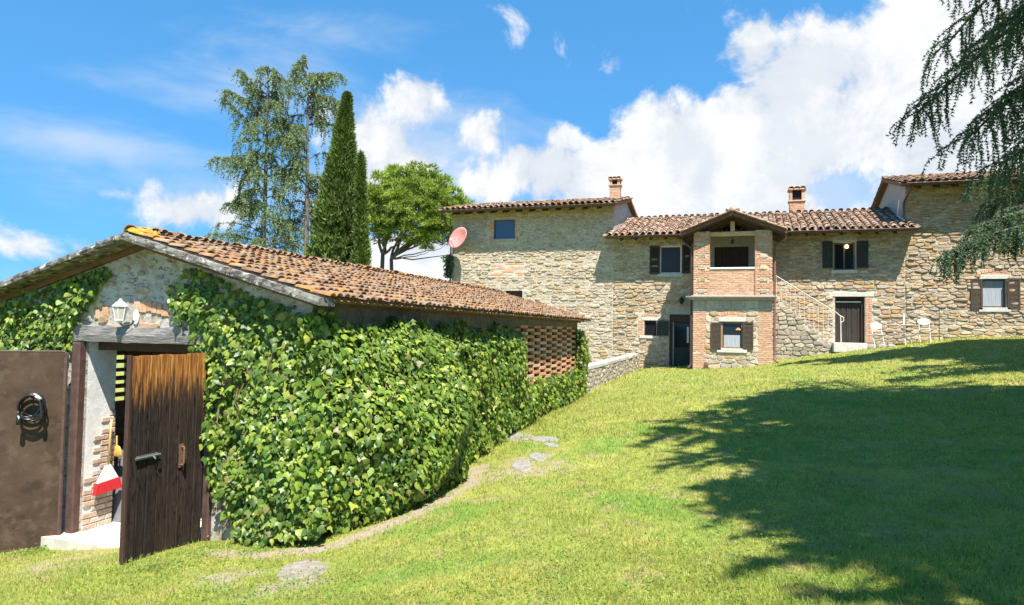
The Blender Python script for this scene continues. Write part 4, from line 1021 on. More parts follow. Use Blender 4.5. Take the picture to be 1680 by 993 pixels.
MB().lathe([(.01, .12), (.06, .08), (.065, .06), (.05, -.06), (.02, -.08)], (xc, YL + .2, 3.52), 6).build('lantern_body', 'lantern_black', hl)
# carriage lamp over the ground-floor door
p = atY(1118, 494, YF - .16); wl2 = thing('wall_lamp', 'dark iron lamp on the shaded wall above the ground-floor door', 'lamp', (p[0], YF - .02, p[2]))
MB().lathe([(.01, .16), (.09, .1), (.1, .08), (.07, -.1), (.02, -.13)], tuple(p), 6).build('lamp_body', 'lantern_black', wl2)
MB().lathe([(.075, .07), (.055, -.09)], (p[0], p[1], p[2]), 6, 1.04, 1.04).build('lamp_glass', 'lantern_glass', wl2)
MB().tube([(p[0], YF + .02, p[2] + .02), (p[0], YF - .08, p[2] + .2), (p[0], p[1], p[2] + .16)], .012, 6).build('bracket', 'lantern_black', wl2)

# ---- outside stair with railing
sx0, sx1 = 1.05, 3.05
stair = thing('staircase', 'stone outside staircase with thin metal railing against the farmhouse', 'stairs', (2, 29.5, -1))
zs0, zs1 = atY(1366, 572, 29.0)[2], atY(1276, 488, 29.0)[2]
nst = 11
put_s = lambda x, z, d: (x, 29.02 - d, z)
for k in range(nst):
    a = sx1 - (sx1 - sx0) * (k) / nst; b = sx1 - (sx1 - sx0) * (k + 1) / nst - .02; z = zs0 + (zs1 - zs0) * (k + 1) / nst
    MB().bbox(b, a, 29.035, YF - .02, z - .15, z + random.uniform(-.02, .02), .03).build('step', 'stone_stair', stair)
mb = MB(); mb.prism([(sx1, 29.03, -2), (sx0, 29.03, -2), (sx0, 29.03, zs1 - .02), (sx1, 29.03, zs0 - .02)], (0, 1, 0), YF - 29.06); 
mb.box(xr + .02, sx0 + .01, 29.03, YF - .03, -2, zs1 - .1)
sw = mb.build('stair_wall', 'mortar_warm', stair)
polys = rubble(xr + .02, sx1, -1.5, zs1 - .05, .15, .30, (), .014)
keep = []
for p in polys:
    cx, cz = sum(q[0] for q in p) / len(p), max(q[1] for q in p)
    if cz < zs0 + .03 + (zs1 - zs0) * min(1, (sx1 - cx) / (sx1 - sx0)): keep.append(p)
pieces([stone_piece(p, put_s, random.choice((.02, .035, .05))) for p in keep], 'stone', 'stone_stair', sw, 'stonework', 300)
MB().bbox(xr + .1, sx0 + .02, 29.0, YF - .02, zs1 - .13, zs1 + .02, .02).build('step', 'stone_stair', stair)
r0, r1 = atY(1272, 452, 29.0), atY(1372, 513, 29.0); r2 = atY(1381, 524, 29.0); foot = atY(1380, 568, 29.0)
mb = MB(); mb.tube([r0, r1, atY(1378, 518, 29), atY(1384, 521, 29), atY(1384, 527, 29), atY(1380, 529, 29)], .019, 6); mb.tube([atY(1379, 519, 29), foot], .02, 6)
rail = mb.build('railing', 'rail_metal', stair)
for k in range(13):
    t = (k + .3) / 13; p = r0 * (1 - t) + r1 * t; zb_ = zs0 + (zs1 - zs0) * min(1, max(0, (sx1 - p[0]) / (sx1 - sx0)))
    MB().tube([p, (p[0], 29.02, zb_)], .009, 5).build('baluster', 'rail_metal', rail)
# ------------------------------------------------------------------ shed
SXE, SXR, SXL = -4.34, -7.11, -9.88          # right eave, ridge, left eave
SY0, SY1 = 6.25, 19.6                        # roof front and back
ZRG, ZEV = 1.06, .285                        # deck top at ridge and eave
WXR, WXL, WY0, WY1 = -4.64, -9.58, 6.6, 19.3
SSL = (ZRG - ZEV) / (SXE - SXR)
def deck_z(x): return ZRG - SSL * abs(x - SXR)
shed = thing('shed', 'low stone outbuilding with mossy tiled roof and open doors', 'building', (-7.1, 13, -2.7))
op = (-8.02, -6.05, -2.68, -.25)
put_sf = lambda x, z, d: (x, WY0 - d, z)
mb = MB(); wall_sheet(mb, WXL, WXR, -3.3, .18, [op], WY0, put_sf, .42)
mb.add([(WXL, WY0, .18), (WXR, WY0, .18), (WXR, WY0, deck_z(WXR) - .1), (SXR, WY0, ZRG - .1), (WXL, WY0, deck_z(WXL) - .1)], [(0, 1, 2, 3, 4)])
mb.add([(WXL, WY0 + .42, -3.3), (op[0], WY0 + .42, -3.3), (op[0], WY0 + .42, .9), (WXL, WY0 + .42, .3)], [(0, 1, 2, 3)])
fw_ = mb.build('front_wall', 'shed_plaster', shed)
# stones and bricks that show through the plaster of the gable
def px_poly(cx, cy, rx, ry, n=8):
    out = []
    for k in range(n):
        a = 2 * math.pi * k / n + random.uniform(-.15, .15); rr = random.uniform(.75, 1.1)
        p = atY(cx + rx * rr * math.cos(a), cy - ry * rr * math.sin(a), WY0); out.append((p[0], p[2]))
    return out
st = []
for (cx, cy, rx, ry) in ((205, 441, 12, 5), (235, 476, 13, 7), (262, 455, 7, 4), (232, 448, 6, 4), (275, 472, 9, 6), (182, 466, 10, 5), (250, 430, 10, 4), (215, 460, 8, 4), (288, 500, 9, 6), (170, 525, 10, 7), (165, 500, 7, 6), (290, 530, 10, 6), (310, 540, 9, 5), (255, 535, 10, 5), (200, 542, 14, 4), (160, 540, 10, 5)):
    st.append(stone_piece(px_poly(cx, cy, rx, ry), put_sf, .022))
pieces(st, 'stone', 'stone_ochre', fw_, 'stonework')
st = []
for (cx, cy, rx, ry) in ((227, 503, 5, 9), (236, 504, 4, 9), (245, 503, 5, 9), (254, 505, 4, 9), (263, 507, 4, 9), (160, 515, 4, 8), (174, 512, 4, 8), (240, 534, 11, 4), (272, 514, 6, 6), (185, 535, 10, 3)):
    pl = [(p[0], p[2]) for p in (atY(cx - rx, cy + ry, WY0), atY(cx + rx, cy + ry, WY0), atY(cx + rx, cy - ry, WY0), atY(cx - rx, cy - ry, WY0))]
    st.append(stone_piece(pl, put_sf, .018))
pieces(st, 'brick', 'brick', fw_, 'brickwork')
# right wall with the pierced brick screen, left wall with slits, back wall
LY0, LY1, LZ0, LZ1 = 13.75, 19.05, -1.22, .06
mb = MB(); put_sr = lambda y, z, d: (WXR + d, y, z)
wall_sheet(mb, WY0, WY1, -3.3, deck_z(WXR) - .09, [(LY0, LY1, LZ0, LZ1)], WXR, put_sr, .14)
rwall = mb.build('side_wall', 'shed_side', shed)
pcs = []; z = LZ0; row = 0; bh, blen, gap = .066, .54, .46
while z < LZ1 - .02:
    y = LY0 + (0 if row % 2 == 0 else (blen + gap) / 2) - .2
    while y < LY1:
        a, b = max(y, LY0), min(y + blen, LY1)
        if b - a > .05:
            j = random.uniform(-.008, .008); V = MB().box(WXR - .085 + j, WXR + .012 + j, a, b, z + random.uniform(-.003, .003), z + bh)
            pcs.append((V.v, V.f))
        y += blen + gap
    z += bh + .008; row += 1
pieces(pcs, 'brick', 'brick_screen', rwall, 'brickwork', 300, pix_size)
slits = []
for (ya, yb) in ((583, 590), (596, 604), (610, 617), (624, 630), (637, 644), (651, 658)):
    a, b = atX(184, (ya + yb) / 2, WXL), atX(208, (ya + yb) / 2, WXL); slits.append((a[1], b[1], atX(196, yb, WXL)[2], atX(196, ya, WXL)[2]))
mb = MB(); wall_sheet(mb, WY0, WY1, -3.3, deck_z(WXL) - .09, slits, WXL, lambda y, z, d: (WXL + d, y, z), .06); mb.build('side_wall', 'shed_inner', shed)
mb = MB(); mb.add([(WXL, WY1, -3.3), (WXR, WY1, -3.3), (WXR, WY1, deck_z(WXR) - .1), (SXR, WY1, ZRG - .1), (WXL, WY1, deck_z(WXL) - .1)], [(0, 1, 2, 3, 4)]); mb.build('back_wall', 'shed_inner', shed)
MB().box(WXL + .05, WXR - .05, WY0 - .32, WY1 - .1, -3.2, -2.66).build('floor', 'concrete_pale', shed)
# lintel beam: rough oak
mb = MB(); n = 14; V = []
lx0, lx1 = atY(120, 550, WY0 - .06)[0], atY(338, 560, WY0 - .06)[0]
for k in range(n + 1):
    x = lx0 + (lx1 - lx0) * k / n; w = .012 * math.sin(k * 1.9) + .01 * math.sin(k * .7)
    V += [(x, WY0 - .07 + w, -.245 + w * .4), (x, WY0 - .085 + w, -.16), (x, WY0 - .06 - w, -.055 + w), (x, WY0 + .15, -.04 + w), (x, WY0 + .15, -.245)]
mb.add(V, [(k * 5 + i, (k + 1) * 5 + i, (k + 1) * 5 + (i + 1) % 5, k * 5 + (i + 1) % 5) for k in range(n) for i in range(5)] + [(0, 1, 2, 3, 4), tuple(n * 5 + i for i in (4, 3, 2, 1, 0))])
mb.build('lintel_beam', 'beam_grey', shed)
MB().box(op[0] + .02, op[1], WY0 + .15, WY0 + .4, -.36, -.25).build('inner_lintel', 'wood_brown', shed)
# jamb: white plaster above, bare brick below
jx = op[0]
jb = MB().add([(jx + .008, WY0 + .02, -2.7), (jx + .008, WY0 + .44, -2.7), (jx + .008, WY0 + .44, -.26), (jx + .008, WY0 + .02, -.26)], [(0, 1, 2, 3)]).build('jamb', 'white_plaster', shed)
def jskip(y, z):
    edge = WY0 + .06 + .22 * max(0, min(1, (z + 2.3) / 1.0)) + .03 * math.sin(z * 23)
    return y < edge
bk = bricks_run(WY0 + .02, WY0 + .45, -2.66, -1.12, lambda y, z, d: (jx + .012 + d, y, z), bl=.21, bh=.062, depth=.014, skip=jskip)
pieces(bk, 'brick', 'brick_pale', jb, 'brickwork')
MB().bbox(jx - .14, jx - .005, WY0 - .1, WY0 + .02, -2.8, -.26, .015).build('door_post', 'rust_frame', shed)
MB().bbox(op[1] + .0, op[1] + .1, WY0 - .06, WY0 + .1, -2.6, -.26, .015).build('door_post', 'rust_frame', shed)
# verge slabs
for s in (-1, 1):
    xe = SXE + .02 if s > 0 else SXL - .02
    nv = 16; V = []
    for k in range(nv + 1):
        t = k / nv; x = SXR + (xe - SXR) * t; zt_v = ZRG + .022 + (ZEV - ZRG - .008) * t; j = lambda a=.008: random.uniform(-a, a)
        V += [(x, SY0 + j(), zt_v - .082 + j()), (x, SY0 - .005 + j(), zt_v - .045 + j()), (x, SY0 + .012 + j(), zt_v + j(.006)), (x, SY0 + .15, zt_v + .006 + j(.006)), (x, SY0 + .30, zt_v), (x, SY0 + .30, zt_v - .08)]
    MB().add(V, [(k * 6 + i, (k + 1) * 6 + i, (k + 1) * 6 + (i + 1) % 6, k * 6 + (i + 1) % 6) for k in range(nv) for i in range(6)] + [tuple(range(6)), tuple(nv * 6 + i for i in range(6))]).build('verge_slab', 'verge_stone', shed)
    MB().prism([(SXR, SY0 + .302, ZRG - .14), (SXR, SY0 + .302, ZRG - .075), (xe - s * .28, SY0 + .302, ZEV - .07 + SSL * .28), (xe - s * .28, SY0 + .302, ZEV - .135 + SSL * .28)], (0, 1, 0), SY1 - SY0 - .35).build('soffit', 'wood_rafter', shed)
# roof
for s in (1, -1):
    xe = SXE if s > 0 else SXL
    S = math.hypot(SXE - SXR, ZRG - ZEV); U = (-s * (SXE - SXR) / S, 0, (ZRG - ZEV) / S)
    mb = MB(); deck(mb, (xe + U[0] * .16, SY0 + .31, ZEV + U[2] * .16), (0, 1, 0), U, SY1 - SY0 - .31, S - .16, .06); channels(mb, (xe, SY0 + .14, ZEV), (0, 1, 0), U, SY1 - SY0 - .14, S, 93)
    rp = mb.build('roof', 'clay_dark', shed)
    roof_slope(shed, rp, (xe, SY0 + .12, ZEV), (0, 1, 0), U, SY1 - SY0 - .12, S, .142, .235, .060, 'shed_tile', 300 if s > 0 else 0, jit=.75, hz=.66, lift=.02)
    if s > 0: rright = rp
ridge_tiles(rright, (SXR, SY0 + .12, ZRG + .04), (SXR, SY1, ZRG + .04), .115, .36, 'shed_tile')
# lichen cushion on the ridge end
mb = MB(); V = []; n, m = 18, 7
for j in range(m + 1):
    for k in range(n):
        a = 2 * math.pi * k / n; ph = math.pi / 2 * j / m
        rr = 1 + .18 * math.sin(3 * a + j) + random.uniform(-.09, .09)
        V.append((SXR + .10 + .15 * math.cos(a) * math.cos(ph) * rr, SY0 + .27 + .2 * math.sin(a) * math.cos(ph) * rr, ZRG + .03 + .075 * math.sin(ph) * (1 + random.uniform(-.12, .12)) - .05 * math.cos(a) * math.cos(ph)))
mb.add(V, [(j * n + k, j * n + (k + 1) % n, (j + 1) * n + (k + 1) % n, (j + 1) * n + k) for j in range(m) for k in range(n)])
mb.build('lichen_cushion', 'lichen_orange', shed)

# doors
hx, hy = -6.02, 6.50
ex, ey = -5.97, 5.42
dl = math.hypot(ex - hx, ey - hy); ux, uy = (ex - hx) / dl, (ey - hy) / dl; nxd, nyd = -uy, ux           # normal towards +X
if nxd < 0: nxd, nyd = -nxd, -nyd
def on_leaf(t, z, d, H=(hx, hy), Ud=(ux, uy), Nd=(nxd, nyd)): return (H[0] + Ud[0] * t + Nd[0] * d, H[1] + Ud[1] * t + Nd[1] * d, z)
zb_d, zt_d = -2.47, -.34
door = thing_part = None
leaf = MB()
for z in (zb_d + .25, zb_d + 1.05, zt_d - .3):
    leaf.prism([on_leaf(.04, z, -.05), on_leaf(dl - .04, z, -.05), on_leaf(dl - .04, z + .14, -.05), on_leaf(.04, z + .14, -.05)], (nxd, nyd, 0), .03)
leaf = leaf.build('plank_door', 'wood_brown', shed); leaf['label'] = 'weathered plank door leaf, orange at its top'
npk = 8; t = 0
wds = [random.uniform(.8, 1.2) for _ in range(npk)]; tot = sum(wds)
for k in range(npk):
    a, b = t, t + dl * wds[k] / tot; t = b; a += .004; b -= .004; e = .008
    d1 = .014 + random.uniform(-.004, .005); z0 = zb_d + random.uniform(-.012, .012); z1 = zt_d + random.uniform(-.006, .006)
    nseg = 12; V = []
    for i in range(nseg + 1):
        z = z0 + (z1 - z0) * i / nseg; w1, w2 = random.uniform(-.003, .003), random.uniform(-.003, .003); bw = random.uniform(-.003, .003)
        V += [on_leaf(a + w1, z, -.018), on_leaf(a + w1, z, d1 - e), on_leaf(a + e + w1, z, d1 + bw), on_leaf((a + b) / 2, z, d1 - .004 + bw + random.uniform(-.003, .002)), on_leaf(b - e + w2, z, d1 + bw), on_leaf(b + w2, z, d1 - e), on_leaf(b + w2, z, -.018)]
    Fs = [(i * 7 + j, i * 7 + (j + 1) % 7, (i + 1) * 7 + (j + 1) % 7, (i + 1) * 7 + j) for i in range(nseg) for j in range(7)] + [tuple(range(7)), tuple(nseg * 7 + j for j in range(7))]
    MB().add(V, Fs).build('plank', 'plank', leaf)
MB().prism([on_leaf(dl, zb_d - .02, -.03), on_leaf(dl + .025, zb_d - .02, -.03), on_leaf(dl + .025, zt_d + .01, -.03), on_leaf(dl, zt_d + .01, -.03)], (nxd, nyd, 0), .05).build('edge_strip', 'wood_brown', leaf)
def leaf_t(px, py, z):
    """t along the leaf that shows at picture column px"""
    best = min(np.linspace(0, dl, 200), key=lambda q: abs(proj(on_leaf(q, z, .02))[0] - px)); return float(best)
ta, tb = leaf_t(258, 742, -1.45), leaf_t(224, 748, -1.45); zb1 = -1.40
MB().prism([on_leaf(ta, zb1 - .02, .02), on_leaf(tb + .01, zb1 - .02, .02), on_leaf(tb + .01, zb1 + .025, .02), on_leaf(ta, zb1 + .025, .02)], (nxd, nyd, 0), .008).tube([on_leaf(ta - .02, zb1 + .003, .038), on_leaf(tb + .03, zb1 + .003, .038)], .011, 8).tube([on_leaf(ta + .08, zb1 + .003, .04), on_leaf(ta + .08, zb1 - .03, .075)], .008, 6).build('bolt', 'bolt_steel', leaf)
th = leaf_t(297, 760, -1.5)
MB().tube([on_leaf(th, -1.37, .02), on_leaf(th, -1.37, .055), on_leaf(th, -1.39, .062), on_leaf(th, -1.55, .062), on_leaf(th, -1.57, .055), on_leaf(th, -1.57, .02)], .011, 6).prism([on_leaf(th - .03, -1.60, .018), on_leaf(th + .03, -1.60, .018), on_leaf(th + .03, -1.34, .018), on_leaf(th - .03, -1.34, .018)], (nxd, nyd, 0), .006).build('pull_handle', 'rust_iron', leaf)
tk = leaf_t(262, 760, -1.5)
MB().prism([on_leaf(tk - .02, -1.56, .018), on_leaf(tk + .02, -1.56, .018), on_leaf(tk + .02, -1.46, .018), on_leaf(tk - .02, -1.46, .018)], (nxd, nyd, 0), .006).build('lock_plate', 'lantern_black', leaf)

m_h = (-8.12, 6.42); md = np.array([-.74, -.676]); md /= np.linalg.norm(md); ml = 1.15
mn = (-md[1], md[0])
if mn[1] > 0: mn = (-mn[0], -mn[1])
def on_metal(t, z, d): return (m_h[0] + md[0] * t + mn[0] * d, m_h[1] + md[1] * t + mn[1] * d, z)
zmb, zmt = -2.80, -.375
pts = [(0, zmb)] + [(ml, zmb), (ml, zmt)] + [(.06 - .06 * math.sin(a), zmt - .06 + .06 * math.cos(a)) for a in np.linspace(0, math.pi / 2, 6)]
mdoor = MB().prism([on_metal(t, z, -.012) for t, z in pts], (mn[0], mn[1], 0), .022).build('metal_door', 'rust_sheet', shed); mdoor['label'] = 'brown rusty sheet-metal door leaf swung open'
fr = MB()
for (a, b, c, d) in ((0, .03, zmb, zmt - .07), (.0, ml, zmb - .03, zmb + .015)):
    fr.prism([on_metal(a, c, .012), on_metal(b, c, .012), on_metal(b, d, .012), on_metal(a, d, .012)], (mn[0], mn[1], 0), .016)
fr.tube([on_metal(t, z, .004) for t, z in [(ml, zmt)] + pts[3:] + [(0, zmb)]], .012, 6)
fr.build('door_edge', 'rust_frame', mdoor)

# coiled cable on a hook of the metal door
def metal_t(px, py):
    return float(min(np.linspace(0, ml, 240), key=lambda q: abs(proj(on_metal(q, -1.2, .05))[0] - px)))
tc_ = metal_t(52, 665); zc_ = float(min(np.linspace(-2, 0, 300), key=lambda q: abs(proj(on_metal(tc_, q, .05))[1] - 668)))
coil = thing('cable_coil', 'black rubber cable coiled on a hook of the brown metal door', 'cable', on_metal(tc_, zc_, .02))
mb = MB(); ptsc = []
for k in range(7 * 24):
    a = 2 * math.pi * k / 24; lp = k / 24
    rr = .135 + .014 * math.sin(lp * 2.3) + .01 * math.cos(lp * 5)
    ptsc.append(on_metal(tc_ + rr * math.cos(a) * .92 + .015 * math.sin(lp * 3), zc_ + rr * math.sin(a) * 1.05 - .012 * math.cos(lp * 2), .05 + .017 * lp))
mb.tube(ptsc, .0105, 6); mb.build('cable', 'black_rubber', coil, True)
mb = MB(); p0 = on_metal(tc_ + .10, zc_ - .07, .15); p1 = on_metal(tc_ + .11, zc_ - .2, .15); mb.tube([p0, on_metal(tc_ + .105, zc_ - .11, .15), on_metal(tc_ + .108, zc_ - .112, .15), p1], [.014, .016, .028, .03], 10)
mb.build('plug', 'black_rubber', coil, True); mb = MB(); mb.tube([on_metal(tc_ + .102, zc_ - .09, .152), on_metal(tc_ + .105, zc_ - .125, .152)], .021, 10).build('plug_collar', 'grey_plastic', coil)
mb = MB(); mb.tube([on_metal(tc_ - .10, zc_ + .09, .16), on_metal(tc_ - .125, zc_ - .06, .165), on_metal(tc_ - .12, zc_ - .13, .165)], [.016, .022, .026], 10).build('socket', 'black_rubber', coil)
mb = MB(); mb.tube([on_metal(tc_ - .03, zc_ + .148, .1), on_metal(tc_ - .07, zc_ + .135, .17), on_metal(tc_ - .11, zc_ + .10, .168)], .022, 8).build('tie', 'grey_plastic', coil, True)
MB().tube([on_metal(tc_, zc_ + .115, .0), on_metal(tc_, zc_ + .12, .2)], .008, 6).build('hook', 'rust_iron', coil)

# lantern over the lintel
lpv = atY(197, 513, WY0 - .17); lt = thing('wall_lantern', 'white and clear wall lantern on a scrolled arm above the shed door', 'lantern', (lpv[0], WY0, lpv[2]))
c = tuple(lpv)
MB().lathe([(.008, .17), (.016, .165), (.022, .145), (.05, .125), (.088, .085), (.092, .075)], c, 6).build('cap', 'lantern_white', lt)
MB().lathe([(.078, .074), (.05, -.085)], c, 6).build('glass', 'lantern_glass', lt)
mb = MB()
for k in range(6):
    a = 2 * math.pi * k / 6; mb.tube([(c[0] + .08 * math.cos(a), c[1] + .08 * math.sin(a), c[2] + .074), (c[0] + .052 * math.cos(a), c[1] + .052 * math.sin(a), c[2] - .085)], .005, 4)
mb.lathe([(.056, -.085), (.056, -.098), (.03, -.11), (.018, -.135)], c, 6); mb.build('cage', 'lantern_white', lt)
wp = atY(223, 520, WY0 - .02)
MB().tube([(c[0], c[1], c[2] - .125), (c[0] + .03, c[1] + .02, c[2] - .16), (c[0] + .1, c[1] + .08, c[2] - .145), (wp[0], WY0 - .05, c[2] - .10)], .013, 6).build('arm', 'lantern_black', lt)
bpz = MB().lathe([(.0, -.01), (.05, 0), (.06, .02), (.0, .03)], (0, 0, 0), 10, .8, 1.6).build('back_plate', 'lantern_white', lt)
bpz.matrix_basis = Matrix.Translation((wp[0], WY0 - .002, wp[2])) @ Matrix.Rotation(math.radians(90), 4, 'X')

# broom, hand brush and board inside the doorway
br = atX(181, 740, jx + .12); bz = atX(178, 795, jx + .12)
bro = thing('broom', 'broom with wooden handle and red bristles hung on the door jamb', 'broom', tuple(bz))
yb = br[1]
bx = jx + .09
zt_, zn, zh, zr0 = atX(181, 695, bx)[2], atX(180, 763, bx)[2], atX(178, 790, bx)[2], atX(178, 807, bx)[2]
MB().tube([(bx, yb, zn - .02), (bx, yb + .02, zt_ - .1), (bx, yb + .03, zt_ + .05)], .013, 8).build('handle', 'wood_handle', bro, True)
hw = .17
def bar(y0w, y1w, z0, z1, t0, t1):
    V = [(bx - t0, yb - y0w, z0), (bx + t0, yb - y0w, z0), (bx + t0, yb + y0w, z0 + .03), (bx - t0, yb + y0w, z0 + .03), (bx - t1, yb - y1w, z1), (bx + t1, yb - y1w, z1), (bx + t1, yb + y1w, z1 + .01), (bx - t1, yb + y1w, z1 + .01)]
    return V, [(0, 3, 2, 1), (4, 5, 6, 7), (0, 1, 5, 4), (1, 2, 6, 5), (2, 3, 7, 6), (3, 0, 4, 7)]
MB().add(*bar(hw * .9, .03, zh, zn, .022, .016)).build('head', 'white_plastic', bro)
mb = MB()
for k in range(40):
    y = yb - hw * .95 + 1.9 * hw * k / 39
    for xo in (-.02, 0, .02):
        z1 = zh + .005 + .03 * k / 39; f = (k / 39 - .5) * .07; dz = random.uniform(-.008, .008)
        V = [(bx + xo - .006, y - .005, z1), (bx + xo + .006, y - .005, z1), (bx + xo + .006, y + .005, z1), (bx + xo - .006, y + .005, z1)]
        V += [(p[0] + .012, p[1] + f, zr0 + .03 * k / 39 + dz) for p in V]
        mb.add(V, [(0, 1, 5, 4), (1, 2, 6, 5), (2, 3, 7, 6), (3, 0, 4, 7), (4, 5, 6, 7)])
mb.build('bristles', 'red_bristle', bro)
q = atY(192, 740, WY0 + .47)
hb = thing('hand_brush', 'small yellow hand brush hung behind the broom handle', 'brush', (q[0], q[1], q[2]))
MB().lathe([(.01, .075), (.05, .06), (.085, .0), (.095, -.06), (.06, -.075), (.01, -.07)], (q[0], q[1], q[2]), 12, 1, .3).build('bristle_pad', 'yellow_bristle', hb, True)
MB().tube([(q[0] - .01, q[1], q[2] + .07), (q[0] - .015, q[1], q[2] + .2)], .012, 6).build('brush_handle', 'wood_handle', hb)
MB().tube([(q[0] - .015, q[1], q[2] + .19), (q[0] - .02, WY0 + .40, q[2] + .19)], .004, 5).build('nail', 'rust_iron', hb)
q0, q1 = atY(176, 855, WY0 + .55), atY(212, 740, WY0 + .55)
gb = MB().add([(q0[0], WY0 + .5, -2.655), (q0[0] + .46, WY0 + .5, -2.655), (q0[0] + .46, WY0 + .62, q1[2] - .25), (q0[0] + .3, WY0 + .66, q1[2]), (q0[0], WY0 + .66, q1[2]),
              (q0[0], WY0 + .52, -2.655), (q0[0] + .46, WY0 + .52, -2.655), (q0[0] + .46, WY0 + .64, q1[2] - .25), (q0[0] + .3, WY0 + .68, q1[2]), (q0[0], WY0 + .68, q1[2])],
             [(0, 1, 2, 3, 4), (9, 8, 7, 6, 5), (0, 1, 6, 5), (1, 2, 7, 6), (2, 3, 8, 7), (3, 4, 9, 8), (4, 0, 5, 9)]).build('leaning_board', 'grey_board')
tag(gb, 'grey board with a cut corner leaning inside the shed doorway', 'board')

# low stone wall that runs from the shed to the house
lowy = [(-4.55, 20.6), (-4.5, 25), (-4.42, 29.9)]
lww = thing('low_wall', 'low rubble garden wall with pale coping between shed and house', 'wall', (-4.6, 25, -1.7))
def lw_x(y): return -4.42 - .13 * (29.9 - y) / 9.3
def lw_z(y): return atX(975, 600, -4.5)[2] + (atX(1050, 580, -4.4)[2] - atX(975, 600, -4.5)[2]) * max(0, min(1, (y - 21.3) / 8.6))
mb = MB(); n = 24
for k in range(n):
    ya, yb_ = 20.3 + 9.55 * k / n, 20.3 + 9.55 * (k + 1) / n
    V = []
    for y in (ya, yb_):
        for (dx, z) in ((0, -2.3), (0, lw_z(y) - .09), (-.35, lw_z(y) - .09), (-.35, -2.3)): V.append((lw_x(y) + dx, y, z))
    mb.add(V, [(0, 4, 5, 1), (1, 5, 6, 2), (2, 6, 7, 3)])
lwm = mb.build('wall_core', 'mortar_pale', lww)
put_w = lambda y, z, d: (lw_x(y) + d, y, z + lw_z(y))
polys = rubble(20.3, 29.85, -.8, -.1, .13, .26, (), .012)
pieces([stone_piece(p, put_w, random.choice((.015, .025, .035))) for p in polys], 'stone', 'stone_stair', lwm, 'stonework', 300, pix_size)
y = 20.3
while y < 29.6:
    l = random.uniform(.5, .9); y2 = min(y + l, 29.85); z0, z1 = lw_z(y), lw_z(y2); d = .03 + random.uniform(-.015, .02)
    MB().add([(lw_x(y) + d, y + .006, z0 - .088), (lw_x(y2) + d, y2 - .006, z1 - .088), (lw_x(y2) - .38, y2 - .006, z1 - .088), (lw_x(y) - .38, y + .006, z0 - .088),
              (lw_x(y) + d - .01, y + .015, z0), (lw_x(y2) + d - .01, y2 - .015, z1), (lw_x(y2) - .37, y2 - .015, z1), (lw_x(y) - .37, y + .015, z0)],
             [(0, 3, 2, 1), (4, 5, 6, 7), (0, 1, 5, 4), (1, 2, 6, 5), (2, 3, 7, 6), (3, 0, 4, 7)]).build('coping_stone', 'stone_grey', lww)
    y = y2

# satellite dish
dc = atY(752, 391, 29.2); dish = thing('satellite_dish', 'faded red satellite dish on the corner of the tall stone wing', 'satellite dish', (XL, 29.8, dc[2]))
rad = .56; V = []; n, m = 28, 6
axis = Vector((-.30, -.86, .40)).normalized(); Xd = axis.cross(Vector((0, 0, 1))).normalized(); Yd = Xd.cross(axis)
for j in range(m + 1):
    for k in range(n):
        a = 2 * math.pi * k / n; r = rad * j / m; h = .26 * (j / m) ** 2 * rad
        p = Vector(dc) + Xd * (r * math.cos(a) * .93) + Yd * (r * math.sin(a)) + axis * (h - .08); V.append(tuple(p))
Fs = [(j * n + k, j * n + (k + 1) % n, (j + 1) * n + (k + 1) % n, (j + 1) * n + k) for j in range(m) for k in range(n)]
V2 = [tuple(Vector(p) - axis * .014) for p in V]; N0 = len(V)
Fs2 = Fs + [tuple(i + N0 for i in f[::-1]) for f in Fs] + [(m * n + k, m * n + (k + 1) % n, N0 + m * n + (k + 1) % n, N0 + m * n + k) for k in range(n)]
MB().add(V + V2, Fs2).build('reflector', 'dish_red', dish, True)
fp = Vector(dc) + axis * .50 - Yd * .42 - Xd * .1
b0 = Vector(dc) - Yd * rad * .98 + axis * .05
MB().tube([tuple(b0), tuple(fp)], .014, 6).build('feed_arm', 'lantern_black', dish)
MB().tube([tuple(fp), tuple(fp + Vector((0, 0, .09)) - axis * .05)], .03, 8).build('feed_horn', 'grey_plastic', dish)
MB().tube([tuple(Vector(dc) - axis * .09), (XL + .15, 29.75, dc[2] - .05), (XL + .15, 30.0, dc[2] - .05)], .03, 8).build('mount', 'gutter_brown', dish)

# terrace furniture by the right-hand door
def chair(px, py, label, turn):
    base = atY(px, py, 29.15); gzv = gz1(base[0], 29.15)
    t = thing('folding_chair', label, 'chair', (base[0], 29.15, gzv), 'white garden chairs')
    def T(x, y, z): 
        c_, s_ = math.cos(turn), math.sin(turn); return (base[0] + c_ * x - s_ * y, 29.15 + s_ * x + c_ * y, gzv + z)
    mb = MB(); V = []; n = 14
    for h_ in (0, .02):
        for k in range(n):
            a = 2 * math.pi * k / n; V.append(T(.21 * math.cos(a), .19 + .02 * h_ / .02 + .03 * math.sin(a), .78 + .125 * math.sin(a)))
    mb.add(V, [tuple(range(n)), tuple(range(2 * n - 1, n - 1, -1))] + [(k, (k + 1) % n, n + (k + 1) % n, n + k) for k in range(n)]); mb.build('backrest', 'white_metal', t)
    mb = MB(); V = []
    for z in (.43, .45):
        for k in range(n): a = 2 * math.pi * k / n; V.append(T(.2 * math.cos(a), .19 * math.sin(a), z))
    mb.add(V, [tuple(range(n)), tuple(range(2 * n - 1, n - 1, -1))] + [(k, (k + 1) % n, n + (k + 1) % n, n + k) for k in range(n)]); mb.build('seat', 'pale_metal', t)
    for sx in (-1, 1):
        MB().tube([T(sx * .17, -.24, 0), T(sx * .17, .02, .44), T(sx * .16, .2, .8)], .011, 6).build('leg', 'pale_metal', t)
        MB().tube([T(sx * .15, .26, 0), T(sx * .15, -.12, .44)], .011, 6).build('leg', 'pale_metal', t)
